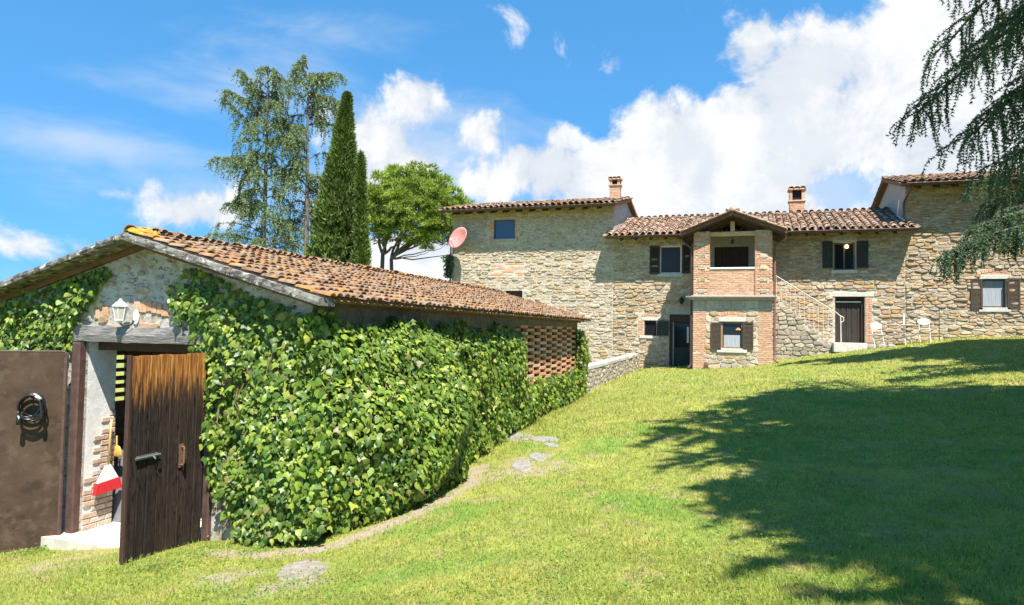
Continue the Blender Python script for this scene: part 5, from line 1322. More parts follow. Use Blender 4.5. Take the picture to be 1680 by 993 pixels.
chair(1440, 556, 'white folding chair with round back nearest the strip-curtain door', .15)
chair(1517, 556, 'white folding chair with round back beside the thin dark pole', -.1)
tb_ = atY(1483, 557, 29.1); gzv = gz1(tb_[0], 29.1)
tbl = thing('garden_table', 'white garden table with curved tripod feet between the two chairs', 'table', (tb_[0], 29.1, gzv))
MB().lathe([(.012, 0), (.47, .0), (.48, .012), (.47, .024), (.012, .024)], (tb_[0], 29.1, gzv + .71), 20).build('table_top', 'pale_metal', tbl)
MB().tube([(tb_[0], 29.1, gzv + .3), (tb_[0], 29.1, gzv + 1.15)], .022, 8).build('post', 'white_metal', tbl)
for k in range(3):
    a = 2 * math.pi * k / 3 + .5; MB().tube([(tb_[0] + r * math.cos(a), 29.1 + r * math.sin(a), gzv + z) for r, z in ((.01, .4), (.07, .28), (.2, .2), (.3, .12), (.36, .0))], .016, 6).build('foot', 'white_metal', tbl)
pp = atY(1541, 555, 29.3); pl_ = MB().tube([(pp[0], 29.3, gz1(pp[0], 29.3) - .05), (pp[0], 29.3, atY(1541, 508, 29.3)[2])], .013, 6).lathe([(.014, 0), (.03, .01), (.03, .03), (.0, .05)], (pp[0], 29.3, atY(1541, 508, 29.3)[2]), 8).build('garden_stake', 'lantern_black'); tag(pl_, 'thin dark metal stake standing before the right stone wall', 'stake')
# threshold slab and loose edging stones
e0, e1 = atY(1366, 570, 28.9)[0], atY(1421, 570, 28.9)[0]; zs = atY(1395, 563, 28.9)[2]
ts = MB().bbox(e0, e1, 28.6, YF - .03, zs - .35, zs, .02).build('threshold_slab', 'limestone'); tag(ts, 'pale stone slab step before the strip-curtain door', 'step')
for k, (px, py, rx, ry, lab) in enumerate(((1429, 565, 9, 6, 'brown edging stone right beside the door step'), (1446, 563, 9, 5, 'middle brown edging stone below the first white chair'), (1461, 561, 7, 4, 'flat edging stone nearest the garden table'))):
    p = atY(px, py, 28.7); V = []; n = 9; mb = MB()
    for j, (rr, zz) in enumerate(((.9, -.1), (1.0, .02), (.8, .09), (.3, .12))):
        for q in range(n): a = 2 * math.pi * q / n; k2 = 1 + .15 * math.sin(3 * a + k); V.append((p[0] + rx * .023 * rr * k2 * math.cos(a), 28.7 + .15 * rr * k2 * math.sin(a), gz1(p[0], 28.7) + zz * ry / 5))
    mb.add(V, [(j * n + q, j * n + (q + 1) % n, (j + 1) * n + (q + 1) % n, (j + 1) * n + q) for j in range(3) for q in range(n)] + [tuple(range(3 * n, 4 * n))])
    tag(mb.build('edging_stone', 'slab_stone'), lab, 'stone')
# flat stones set in the lawn
def ground_hit(px, py):
    z = -1.7
    for _ in range(14): p = atZ(px, py, z); z = gz1(p[0], p[1])
    return p
for k, (px, py, rx, ry, lab) in enumerate(((497, 935, 42, 16, 'broad earth-stained stone slab nearest the camera'), (843, 717, 28, 6, 'long grey stone slab in the grass nearest the ivy'), (893, 721, 22, 5, 'grey slab at the far right bend of the stone edging'),
                                           (905, 731, 12, 4, 'smallest grey slab in the stone edging'), (882, 749, 16, 6, 'grey slab second from the near end of the edging'), (856, 764, 18, 9, 'grey slab at the near end of the lawn edging'))):
    c0 = ground_hit(px, py); ax = ground_hit(px + rx, py) - c0; ay = ground_hit(px, py - ry) - c0; V = []; n = 12; mb = MB()
    for (rr, zz) in ((1.0, -.08), (1.0, .004), (.9, .012)):
        for q in range(n):
            a = 2 * math.pi * q / n + .12 * math.sin(3.7 * q + k); kk = rr * (1 + .16 * math.sin(2 * a + k) + .12 * math.sin(5 * a + 2 * k) + .08 * math.sin(9 * a + k))
            x, y = c0[0] + (ax[0] * math.cos(a) + ay[0] * math.sin(a)) * kk, c0[1] + (ax[1] * math.cos(a) + ay[1] * math.sin(a)) * kk; V.append((x, y, gz1(x, y) + zz))
    mb.add(V, [(j * n + q, j * n + (q + 1) % n, (j + 1) * n + (q + 1) % n, (j + 1) * n + q) for j in range(2) for q in range(n)] + [tuple(range(2 * n, 3 * n))])
    tag(mb.build('paving_slab', 'slab_stone' if k else 'slab_earth'), lab, 'slab', 'stone slabs set in the lawn')
SLABS = [(ground_hit(497, 935), .38), (ground_hit(843, 717), .35), (ground_hit(893, 721), .25), (ground_hit(882, 749), .18), (ground_hit(856, 764), .2)]
# ------------------------------------------------------------------ ivy
LEAF = np.array([(0, 0, 0), (.30, .10, .02), (.52, .42, -.05), (.22, .52, .03), (0, 1.0, -.12), (-.22, .52, .03), (-.52, .42, -.05), (-.30, .10, .02), (0, .38, .07)])
LEAF[:, 1] -= .1
LEAF2 = np.array([(0, 0, 0), (.30, .08, .0), (.40, .38, -.04), (.24, .72, -.02), (0, 1.05, -.16), (-.24, .72, -.02), (-.40, .38, -.04), (-.30, .08, .0), (0, .42, .09)]); LEAF2[:, 1] -= .1
LEAF_F = np.array([(8, 0, 1), (8, 1, 2), (8, 2, 3), (8, 3, 4), (8, 4, 5), (8, 5, 6), (8, 6, 7), (8, 7, 0)])
def in_poly(x, y, poly):
    poly = np.array(poly, float); inside = np.zeros(len(x), bool); j = len(poly) - 1
    for i in range(len(poly)):
        c = (poly[i, 1] > y) != (poly[j, 1] > y)
        with np.errstate(divide='ignore', invalid='ignore'): t = (poly[j, 0] - poly[i, 0]) * (y - poly[i, 1]) / (poly[j, 1] - poly[i, 1]) + poly[i, 0]
        inside ^= c & (x < t); j = i
    return inside
def smooth(v, a, b): t = np.clip((v - a) / (b - a), 0, 1); return t * t * (3 - 2 * t)
def lump(a, b): return .5 + .25 * np.sin(a * 3.1 + 1.7 * np.sin(b * 2.3)) + .25 * np.sin(b * 4.7 + 1.3 * np.sin(a * 3.7 + 1))
def ivy_side(y, z):
    """how far the ivy stands out from the side wall at (y, z)"""
    near = (1 - smooth(y, 9.3, 10.3)) * smooth(y, 6.2, 7.5)
    b = .17 + .10 * lump(y, z) + .06 * lump(y * 2.6 + 1, z * 2.9) + near * (.16 + .40 * smooth(-z, .0, 1.3) + .16 * lump(y * .7 + 3, z * .8))
    b *= .45 + .55 * smooth(-z, -.12, .35)
    return b * (1 - .35 * smooth(-z, 1.9, 2.4))
ILEAF = []     # arrays of (pos, normal, size)
def ivy_layer(pos, nrm, size, depth): ILEAF.append((pos, nrm, size, depth))
def side_region(n, y0, y1, zlo, zhi, seed):
    r = np.random.default_rng(seed)
    y = r.uniform(y0, y1, n); z = zlo(y) + (zhi(y) - zlo(y)) * r.uniform(0, 1, n)
    dep = r.uniform(0, 1, n) ** 1.6
    b = ivy_side(y, z); e = .04
    dy = (ivy_side(y + e, z) - ivy_side(y - e, z)) / (2 * e); dz = (ivy_side(y, z + e) - ivy_side(y, z - e)) / (2 * e)
    x = WXR + np.maximum(b - dep * .34, .02)
    ivy_layer(np.stack([x, y, z], 1), np.stack([np.ones(n), -dy, -dz], 1), (.04 + .085 * r.uniform(0, 1, n) ** 1.4) * np.where(y < 11, 1.0, 1.12), dep)
gnd = lambda y: gz(np.full_like(y, -4.2), y) + .06
topz = lambda y: .08 + .07 * np.sin(y * 3.1) + .05 * np.sin(y * 7.7) - .04 * smooth(y, 9, 13)
side_region(13000, 6.32, 10.0, gnd, topz, 1)
side_region(8500, 9.6, 13.85, gnd, topz, 2)
side_region(3600, 13.75, 19.2, gnd, lambda y: LZ0 + .06 + .1 * np.sin(y * 5) + .04 * np.sin(y * 13), 3)
side_region(1500, 19.0, 19.75, gnd, lambda y: np.full_like(y, .02), 4)
side_region(420, 13.6, 14.05, gnd, lambda y: np.full_like(y, .0), 5)
def front_region(n, poly, seed, bulge):
    r = np.random.default_rng(seed); P = np.array(poly); k = 0; X = []; 
    px = r.uniform(P[:, 0].min(), P[:, 0].max(), n * 3); py = r.uniform(P[:, 1].min(), P[:, 1].max(), n * 3)
    ok = in_poly(px, py, poly); px, py = px[ok][:n], py[ok][:n]; m = len(px)
    d = CF[None] * F + CR[None] * (px - W / 2)[:, None] - CU[None] * (py - H / 2)[:, None]
    P0 = d * (WY0 / d[:, 1])[:, None]
    dep = r.uniform(0, 1, m) ** 1.6; b = bulge(P0[:, 0], P0[:, 2])
    P0[:, 1] = WY0 - np.maximum(b - dep * .22, .02)
    nr = np.stack([np.full(m, .12) + 1.1 * smooth(P0[:, 0], -4.95, -4.45), -np.ones(m), .15 * np.ones(m)], 1)
    ivy_layer(P0, nr, .038 + .08 * r.uniform(0, 1, m) ** 1.4, dep)
front_region(5200, [(283, 478), (300, 462), (335, 470), (400, 497), (470, 512), (530, 520), (556, 700), (556, 862), (440, 880), (400, 872), (352, 790), (345, 720), (338, 640), (332, 590), (318, 545), (296, 520)], 6,
             lambda x, z: .10 + .08 * lump(x * 2, z * 2) + .25 * smooth(-z, .2, 1.4) * smooth(x, -5.8, -4.8))
front_region(2000, [(-60, 500), (0, 476), (60, 458), (100, 455), (128, 462), (165, 472), (158, 492), (140, 512), (128, 560), (118, 580), (-60, 590)], 7, lambda x, z: .10 + .10 * lump(x * 2, z * 2))
front_region(260, [(90, 455), (150, 432), (185, 440), (170, 470), (120, 470)], 8, lambda x, z: .05 + .03 * lump(x, z))
front_region(200, [(300, 440), (330, 440), (420, 485), (500, 508), (420, 505), (330, 478)], 9, lambda x, z: .05 + .03 * lump(x, z))
pos = np.concatenate([a[0] for a in ILEAF]); nrm = np.concatenate([a[1] for a in ILEAF]); size = np.concatenate([a[2] for a in ILEAF]); dep = np.concatenate([a[3] for a in ILEAF])
ok = pos[:, 2] < np.array([deck_z(x) for x in pos[:, 0]]) - .16
pos, nrm, size, dep = pos[ok], nrm[ok], size[ok], dep[ok]
n = len(pos); r = RNG
nrm /= np.linalg.norm(nrm, axis=1)[:, None]
nrm = nrm + np.array([.10, -.10, .30]) + r.normal(0, .44, (n, 3)); nrm /= np.linalg.norm(nrm, axis=1)[:, None]
tip = np.array([0, 0, -1.0]) + r.normal(0, .55, (n, 3)); tip -= nrm * (tip * nrm).sum(1)[:, None]; tip /= np.linalg.norm(tip, axis=1)[:, None]
sd = np.cross(tip, nrm)
asp = r.uniform(.75, 1.15, n); young = r.uniform(0, 1, n) < .42; curl = r.uniform(-.6, 2.2, n)
LB = np.where(young[:, None, None], LEAF2[None], LEAF[None]).copy(); LB[:, :, 2] *= curl[:, None]
def leaf_verts(i):
    L = LB[i]; return pos[i] + size[i] * (L[:, :1] * asp[i] * sd[i] + L[:, 1:2] * tip[i] + L[:, 2:3] * nrm[i])
xs, ys, qs = proj(pos)
score = size / qs * np.clip((nrm * (-pos / np.linalg.norm(pos, axis=1)[:, None])).sum(1), .1, 1) * (1 - .8 * dep) * ((xs > 5) & (xs < W - 5))
order = np.argsort(-score); big, rest = order[:300], order[300:]
ivy = thing('ivy', 'thick glossy green ivy covering the shed wall beside the door', 'ivy', (-4.4, 8, -2.3))
for i in big:
    obj('leaf', tri_mesh('leaf', leaf_verts(i), LEAF_F), 'ivy_leaf', ivy)
LV = pos[rest][:, None, :] + size[rest][:, None, None] * (LB[rest][:, :, :1] * asp[rest][:, None, None] * sd[rest][:, None, :] + LB[rest][:, :, 1:2] * tip[rest][:, None, :] + LB[rest][:, :, 2:3] * nrm[rest][:, None, :])
FF = LEAF_F[None] + (np.arange(len(rest)) * 9)[:, None, None]
o = obj('foliage', tri_mesh('foliage', LV.reshape(-1, 3), FF.reshape(-1, 3)), 'ivy_leaf', ivy); o['kind'] = 'stuff'
mb = MB()
for k in range(60):
    y = random.uniform(6.6, 13.8); z = gz1(-4.2, y) + .02; pts = []
    for j in range(9):
        x = WXR + max(.03, float(ivy_side(np.array([y]), np.array([z]))[0]) - random.uniform(.05, .2)); pts.append((x, y, z)); y += random.uniform(-.16, .2); z += random.uniform(.1, .3)
        if z > -.05: break
    if len(pts) > 2: mb.tube(pts, .008, 4)
for k in range(40):
    x = random.uniform(-5.7, -4.6); z = -2.3; pts = []
    for j in range(9):
        pts.append((x, WY0 - random.uniform(.04, .16), z)); x += random.uniform(-.14, .14); z += random.uniform(.12, .3)
        if z > .0: break
    mb.tube(pts, .008, 4)
mb.build('stems', 'ivy_stem', ivy)

# small ivy on the far corner of the tall wing
def tuft_cloud(P, D, length, width, k=3, spread=.8, rng=RNG):
    """k narrow triangles at every point, around direction D"""
    n = len(P); P = np.repeat(P, k, 0); D = np.repeat(D, k, 0) + rng.normal(0, spread, (n * k, 3)); D /= np.linalg.norm(D, axis=1)[:, None] + 1e-9
    s = np.cross(D, rng.normal(0, 1, (n * k, 3))); s /= np.linalg.norm(s, axis=1)[:, None] + 1e-9
    L = (length * rng.uniform(.6, 1.25, n * k))[:, None]; w = (width * rng.uniform(.7, 1.3, n * k))[:, None]
    V = np.stack([P - s * w, P + s * w, P + D * L], 1).reshape(-1, 3)
    return V, np.arange(len(V)).reshape(-1, 3)
def foliage(name, mat, parent, V, Fc): 
    o = obj(name, tri_mesh(name, V, Fc), mat, parent); return o
r = np.random.default_rng(21); n = 420
P = np.stack([XL - .12 + r.normal(0, .11, n), 29.9 + r.normal(0, .1, n), r.uniform(atY(740, 455, 30)[2], atY(740, 420, 30)[2], n)], 1)
ci = thing('climbing_ivy', 'dark ivy strip climbing the far corner below the satellite dish', 'ivy', (XL - .1, 29.9, -1))
foliage('foliage', 'needles_cedar', ci, *tuft_cloud(P, np.tile([0, -.5, -.2], (n, 1)), .11, .05, 3))
MB().tube([(XL - .05, 29.93, -1.9), (XL - .07, 29.93, .5), (XL - .05, 29.93, 2.2)], .02, 6).build('stem', 'ivy_stem', ci)

# ------------------------------------------------------------------ trees
def bez(P0, P1, P2, n): t = np.linspace(0, 1, n)[:, None]; return (1 - t) ** 2 * P0 + 2 * t * (1 - t) * P1 + t * t * P2
class Cedar:
    def __init__(s, seed): s.r = np.random.default_rng(seed); s.wood = MB(); s.P = []; s.D = []
    def twig(s, p, d, ln, step=.07, hang=1.0):
        n = max(2, int(ln / step)); q = np.array(p, float); d = np.array(d, float)
        for i in range(n):
            d = d + np.array([0, 0, -.16 * hang]) + s.r.normal(0, .07, 3); d /= np.linalg.norm(d); q = q + d * step
            s.P.append(q.copy()); s.D.append(d.copy())
        return q
    def limb(s, P0, P1, rise=.6, r0=.08, nsec=14, l2=1.3, hang=.8, tw=(.35, .9), step=.07, dens=1.0, start=.2):
        P0, P1 = np.array(P0, float), np.array(P1, float); mid = (P0 + P1) / 2 + np.array([0, 0, rise]); L = np.linalg.norm(P1 - P0)
        pts = bez(P0, mid, P1, 14); pts[1:-1] += s.r.normal(0, .02 * L / 5, (12, 3))
        s.wood.tube(pts, list(np.linspace(r0, max(.012, r0 * .16), 14)), 6)
        for t in np.linspace(start, 1.0, int(nsec * dens)):
            i = min(12, int(t * 13)); p = pts[i] + (pts[i + 1] - pts[i]) * (t * 13 - i); ax = pts[i + 1] - pts[i]; ax /= np.linalg.norm(ax)
            side = np.cross(ax, [0, 0, 1]); side /= np.linalg.norm(side) + 1e-6
            for sg in (-1, 1):
                if s.r.random() < .12: continue
                l = l2 * (1.08 - .62 * t) * s.r.uniform(.55, 1.15); dd = ax * s.r.uniform(.35, .9) + side * sg * s.r.uniform(.5, 1.0) + np.array([0, 0, s.r.uniform(-.1, .2)])
                dd /= np.linalg.norm(dd); e = p + dd * l + np.array([0, 0, -.28 * l * hang]); sp = bez(p, p + dd * l * .55 + np.array([0, 0, .06 * l]), e, 6)
                s.wood.tube(sp, list(np.linspace(.012, .004, 6)), 4, False)
                for u in np.linspace(0, .999, int(l / .035)):
                    k = int(u * 5); s.P.append(sp[k] + (sp[k + 1] - sp[k]) * (u * 5 - k)); s.D.append(np.array([0, 0, .5]) + s.r.normal(0, .5, 3))
                for u in np.linspace(.15, 1, max(3, int(l / .16))):
                    k = min(4, int(u * 5)); q = sp[k] + (sp[k + 1] - sp[k]) * (u * 5 - k)
                    s.twig(q, dd * .5 + side * s.r.normal(0, .5) + np.array([0, 0, -.35 * hang]), s.r.uniform(*tw) * (1.1 - .4 * u), step, hang)
            if s.r.random() < .75: s.twig(p, ax * .4 + s.r.normal(0, .3, 3) + np.array([0, 0, -.4 * hang]), s.r.uniform(*tw), step, hang)
        for t in np.linspace(start, 1, int(L * 9)):
            i = min(12, int(t * 13)); s.P.append(pts[i] + (pts[i + 1] - pts[i]) * (t * 13 - i) + s.r.normal(0, .03, 3)); s.D.append(np.array([0, 0, .6]) + s.r.normal(0, .5, 3))
        s.twig(P1, ax, tw[1] * .7, step, hang)
    def crown(s, root, leaf, ln, wd, k, spread=.8):
        P, D = np.array(s.P), np.array(s.D); V, Fc = tuft_cloud(P, D * .6, ln, wd, k, spread, s.r); foliage('crown', leaf, root, V, Fc); s.P, s.D = [], []; return len(Fc)
    def build(s, root, leaf, ln, wd, k, bark='bark_cedar', spread=.8, fine=None):
        s.wood.build('branches', bark, root, True)
        P, D = np.array(s.P), np.array(s.D); tot = 0
        if fine:                                   # twigs near the lawn edge get needle-sized tufts, the rest of the crown bigger sprays
            x, y, q = proj(P); vis = (q > 0) & (x > -40) & (x < W + 60) & (y > -60)
            V, Fc = tuft_cloud(P[vis], D[vis] * .6, *fine, spread, s.r); foliage('crown', leaf, root, V, Fc); P, D = P[~vis], D[~vis]; tot = len(Fc)
        V, Fc = tuft_cloud(P, D * .6, ln, wd, k, spread, s.r); foliage('crown', leaf, root, V, Fc); return len(Fc) + tot

# cedar by the lawn, right of the picture: its boughs hang into view and shade the grass
g = gz1(8.2, 6.6); ta_ = thing('cedar_tree', 'weeping cedar whose long boughs hang into the top corner sky', 'tree', (8.2, 6.6, g), 'cedars shading the lawn')
MB().tube([(8.2, 6.6, g - .3), (8.25, 6.6, g + 1), (8.15, 6.65, g + 5), (8.3, 6.6, g + 10), (8.2, 6.5, g + 15)], [.55, .42, .34, .22, .05], 12).build('trunk', 'bark_cedar', ta_, True)
c = Cedar(5)
TR = np.array([8.2, 6.6, 0])
# boughs seen in the picture (end points by where they hang)
for (px, py, D_, h0, rise, ns, l2) in ((1512, 180, 12.0, 5.9, 1.5, 26, 1.1), (1552, 75, 12.6, 7.2, 1.4, 22, 1.1), (1590, 225, 11.6, 5.4, 1.2, 22, 1.0), (1640, 180, 11.0, 5.6, 1.0, 20, 1.0), (1600, 90, 13.4, 6.6, 1.2, 20, 1.1), (1650, 265, 11.2, 4.6, .9, 14, .8), (1672, 60, 12.0, 7.0, .8, 16, 1.0), (1570, -40, 13.0, 8.0, 1.2, 18, 1.1)):
    e = atD(px, py, D_); c.limb(TR + [0, 0, h0], e, rise, .10, ns, l2, 1.15, (.3, .95), .052, 1.3, .42)
nA = c.crown(ta_, 'needles_cedar', .065, .011, 7)
# the rest of the crown: tiers all round, high enough to stay above the frame
for h in np.arange(6.8, 13.6, .45):
    reach = 6.3 * (1 - ((h - 7.6) / 8.6) ** 2 * .8) if h > 7.6 else 5.8
    for k in range(5):
        a = c.r.uniform(0, 2 * math.pi); rr = reach * c.r.uniform(.75, 1.05)
        e = TR + np.array([math.cos(a) * rr, math.sin(a) * rr, h + g + c.r.uniform(-.2, .6)])
        x, y, q = proj(e)
        if q > 0 and -50 < x < W + 40 and y > -60: continue
        c.limb(TR + [0, 0, h + g], e, .5, .09, 13, 1.9, .5, (.3, .7), .10, 1.0)
for (sx, sy, h) in ((-1.2, 11.3, 8.6), (-1.05, 7.8, 8.3), (-.9, 9.5, 8.9), (-.2, 5.7, 8.4), (.9, 4.6, 8.0), (-.3, 13.2, 9.4), (2.2, 4.2, 8.2), (.5, 8.5, 9.2), (-.6, 16.0, 9.6), (1.8, 6.6, 8.8), (1.0, 15, 9.4), (.3, 11.5, 9.8)):
    sx += 1.2; gg = gz1(sx, sy); e = np.array([sx + .327 * h, sy - .476 * h, gg + h]); c.limb(TR + [0, 0, h + g + .4], e, .6, .10, 18, 2.0, .5, (.3, .7), .09)
for (sx, sy) in ((.9, 5.0), (1.7, 5.0), (2.5, 5.4), (.6, 6.4), (1.3, 6.1), (3.2, 5.5), (2.0, 4.2), (3.2, 4.3), (.2, 7.6)):
    h = c.r.uniform(8.2, 9.4); gg = gz1(sx, sy); e = np.array([sx + .327 * h, sy - .476 * h, gg + h]); c.limb(TR + [0, 0, h + g + .4], e, .6, .10, 13, 1.3, .5, (.3, .7), .10, 1.0, .4)
nA += c.build(ta_, 'needles_cedar', .22, .045, 3, fine=(.07, .011, 9))

g = gz1(13.5, 19.5); tb2 = thing('cedar_tree', 'darker cedar with a low drooping branch before the right stone wing', 'tree', (13.5, 19.5, g), 'cedars shading the lawn')
MB().tube([(13.5, 19.5, g - .3), (13.45, 19.5, g + 1), (13.6, 19.4, g + 5), (13.5, 19.5, g + 10), (13.4, 19.5, g + 14)], [.5, .38, .3, .2, .05], 12).build('trunk', 'bark_cedar', tb2, True)
c = Cedar(9); TR = np.array([13.5, 19.5, 0])
for (px, py, D_, h0, rise, ns, l2, tw) in ((1556, 415, 15.0, 3.2, 1.75, 44, .75, (.3, .8)), (1600, 372, 15.2, 3.4, 1.3, 34, .7, (.25, .7)), (1648, 345, 15.6, 3.5, .9, 26, .8, (.3, .75)), (1625, 330, 16.5, 4.0, 1.0, 26, .9, (.3, .8)), (1675, 380, 15.0, 3.0, .6, 18, .7, (.3, .7)), (1600, 300, 16.0, 5.5, .9, 14, .7, (.3, .6)), (1660, 250, 16.0, 6.0, .9, 14, .8, (.3, .6))):
    e = atD(px, py, D_); c.limb(TR + [0, 0, h0], e, rise, .09, ns, l2, 1.3, tw, .05, 1.4, .45)
nB = c.crown(tb2, 'needles_cedar', .075, .012, 6)
for h in np.arange(5.5, 13, .5):
    for k in range(5):
        a = c.r.uniform(0, 2 * math.pi); rr = 6.0 * (1 - ((h - 6) / 9) ** 2 * .7) * c.r.uniform(.75, 1.05); e = TR + np.array([math.cos(a) * rr, math.sin(a) * rr, h + g])
        x, y, q = proj(e)
        if q > 0 and x < W + 30 and y > -20: continue
        c.limb(TR + [0, 0, h + g], e, .5, .08, 12, 1.9, .5, (.3, .7), .11)
for (sx, sy) in ((1.4, 27.0), (3.0, 26.2), (4.4, 27.0), (5.8, 26.0), (7.4, 26.6), (3.6, 24.8), (6.4, 24.4), (8.6, 25.0), (9.6, 27), (2.4, 25.4), (4.8, 23.6), (5.6, 25.2), (7.4, 23.4), (9.0, 23.0), (8.2, 27.2), (5.2, 27.4)):
    h = 12.0 + c.r.uniform(-.6, .8); gg = gz1(sx, sy); e = np.array([sx + .327 * h, sy - .476 * h, gg + h]); c.limb(TR + [0, 0, h + .8], e, .7, .09, 13, 1.1, .4, (.25, .6), .11, 1.0, .55)
nB += c.build(tb2, 'needles_cedar', .24, .05, 3, fine=(.08, .013, 9))

# big cedar behind the shed: two stems
bc = atD(460, 440, 41); g = gz1(bc[0], bc[1]); tc2 = thing('cedar_tree', 'tall ragged blue-green cedar with two stems behind the shed roof', 'tree', (bc[0], bc[1], g))
c = Cedar(17)
for (x0, x1, ytop, rad) in ((425, 440, 118, .26), (500, 505, 108, .24)):
    a, b = atD(x0, 470, 41), atD(x1, ytop, 41); a[2] = g - .4; m = a * .5 + b * .5 + np.array([.25, 0, 0])
    tp = bez(a, m, b, 12); MB().tube(tp, list(np.linspace(rad, .03, 12)), 8).build('trunk', 'bark_cedar', tc2, True)
    for t in np.linspace(.22, .99, 36):
        p = tp[0] * 0 + (lambda i: tp[i] + (tp[i + 1] - tp[i]) * (t * 11 - i))(min(10, int(t * 11)))
        prof = 3.0 * (1 - t) ** .4 * (.55 + .45 * abs(math.sin(t * 9 + x0))) + .5
        for k in range(2):
            az_ = c.r.uniform(0, 2 * math.pi); out = np.array([math.cos(az_), math.sin(az_), 0]); rr = prof * c.r.uniform(.5, 1.1)
            e = p + out * rr + np.array([0, 0, c.r.uniform(-.1, .55)])
            c.limb(p, e, .45, .045, 6, .8, 1.5, (.45, 1.5), .13, .6, .3)
for (x0, y0, x1, y1) in ((425, 270, 350, 262), (430, 190, 372, 150), (432, 170, 395, 118), (430, 400, 345, 385), (440, 350, 375, 335), (500, 140, 556, 122), (505, 160, 560, 170), (495, 290, 545, 300), (505, 330, 550, 350), (428, 310, 385, 330), (430, 240, 395, 300), (428, 230, 368, 165)):
    c.limb(atD(x0, y0, 41), atD(x1, y1, 40.6), .4, .06, 11, .75, 1.3, (.3, .9), .12, 1.0, .2)
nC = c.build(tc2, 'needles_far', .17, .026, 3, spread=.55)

# cypresses
def cypress(px, ptop, D_, rad, label, N, seed, lean=0.0):
    b = atD(px, 470, D_); g = gz1(b[0], b[1]); top = atD(px + lean, ptop, D_); Ht = top[2] - g; cv = lambda q: q ** 3
    t_ = thing('cypress_tree', label, 'tree', (b[0], b[1], g), 'cypresses behind the shed')
    MB().tube([(b[0], b[1], g - .3), (b[0], b[1], g + Ht * .5), (top[0], top[1], g + Ht * .95)], [.2, .14, .03], 8).build('trunk', 'bark', t_, True)
    r = np.random.default_rng(seed); h = r.uniform(.03, 1, N) ** .92; a = r.uniform(0, 2 * math.pi, N)
    prof = np.interp(h, [0, .1, .3, .44, .67, .9, .97, 1.0], [.75, .95, 1.0, .95, .55, .22, .08, .02])
    bump_ = 1 + .16 * np.sin(a * 3 + h * 17) * np.sin(h * 31 + a) + .10 * np.sin(a * 7 + h * 43) + .07 * np.sin(a * 13 - h * 60)
    rr = rad * prof * bump_ * (1 - .38 * r.uniform(0, 1, N) ** 2.2)
    nc = N // 55; ci_ = r.integers(0, nc, N); ch_ = r.uniform(.02, 1, nc) ** .92; ca_ = r.uniform(0, 2 * math.pi, nc); ck = r.uniform(.66, 1.22, nc)
    cl = r.uniform(0, 1, N) < .8; spread_a = .26 / np.maximum(np.interp(ch_[ci_], [0, .35, 1], [.7, 1, .12]), .15) / rad * 1.2
    h = np.where(cl, np.clip(ch_[ci_] + r.normal(0, .014, N) + .012, .02, 1), h); a = np.where(cl, ca_[ci_] + r.normal(0, 1, N) * spread_a * .8, a)
    prof = np.interp(h, [0, .1, .3, .44, .67, .9, .97, 1.0], [.75, .95, 1.0, .95, .55, .22, .08, .02]); rr = np.where(cl, rad * prof * ck[ci_] * (1 - .12 * np.abs(r.normal(0, 1, N))), rr)
    P = np.stack([b[0] + (top[0] - b[0]) * cv(h) + rr * np.cos(a), b[1] + (top[1] - b[1]) * cv(h) + rr * np.sin(a), g + Ht * h * .99], 1)
    Dd = np.stack([np.cos(a) * .55, np.sin(a) * .55, np.ones(N) * .9], 1)
    foliage('crown', 'cypress_leaf', t_, *tuft_cloud(P, Dd, .27, .05, 2, .45, r))
    V = []; n, m = 12, 14; mb = MB()
    for j in range(m + 1):
        hh = j / m * .97
        for k in range(n): q = 2 * math.pi * k / n; R_ = rad * .62 * np.interp(hh, [0, .1, .3, .44, .67, .9, .97, 1.0], [.75, .95, 1.0, .95, .55, .22, .08, .02]); V.append((b[0] + (top[0] - b[0]) * cv(hh) + R_ * math.cos(q), b[1] + (top[1] - b[1]) * cv(hh) + R_ * math.sin(q), g + .3 + Ht * hh * .97))
    mb.add(V, [(j * n + k, j * n + (k + 1) % n, (j + 1) * n + (k + 1) % n, (j + 1) * n + k) for j in range(m) for k in range(n)]); mb.build('inner_foliage', 'cypress_leaf', t_)
cypress(550, 155, 34, 1.38, 'tall broad dark green cypress beside the ragged cedar', 30000, 31, 20)
cypress(592, 248, 32, .38, 'slim young cypress against the stone pine crown', 6000, 33, 0)

# stone pine
bp_ = atD(627, 470, 42); g = gz1(bp_[0], bp_[1]); tp_ = thing('stone_pine', 'rounded bright green stone pine between the cypresses and the house', 'tree', (bp_[0], bp_[1], g))
w = MB(); r = np.random.default_rng(41); fork = atD(628, 418, 42); fork2 = atD(642, 425, 41.6)
def crooked(P0, P1, n, amp):
    t = np.linspace(0, 1, n)[:, None]; q = P0 * (1 - t) + P1 * t; q[1:-1] += np.cumsum(r.normal(0, amp, (n - 2, 3)), 0) * .6; return q
w.tube(crooked(np.array([bp_[0], bp_[1], g - .3]), fork, 8, .06), list(np.linspace(.2, .12, 8)), 8)
w.tube(crooked(np.array([bp_[0] + .3, bp_[1] - .2, g - .3]), fork2, 8, .06), list(np.linspace(.17, .11, 8)), 8)
P, Dd = [], []; clumps = []; hubs = []
for (x, y, dd) in ((618, 345, 41), (640, 335, 43), (655, 350, 41), (668, 365, 42.5), (690, 352, 41), (705, 372, 42), (722, 348, 43), (735, 362, 41.5), (650, 318, 42), (690, 320, 43), (725, 322, 42), (630, 375, 41.5), (660, 390, 41), (698, 395, 41.2)):
    q = atD(x, y, dd); hubs.append(q); f0 = fork if x < 665 else fork2
    w.tube(crooked(f0, q, 9, .10), list(np.linspace(.10, .03, 9)), 5, False)
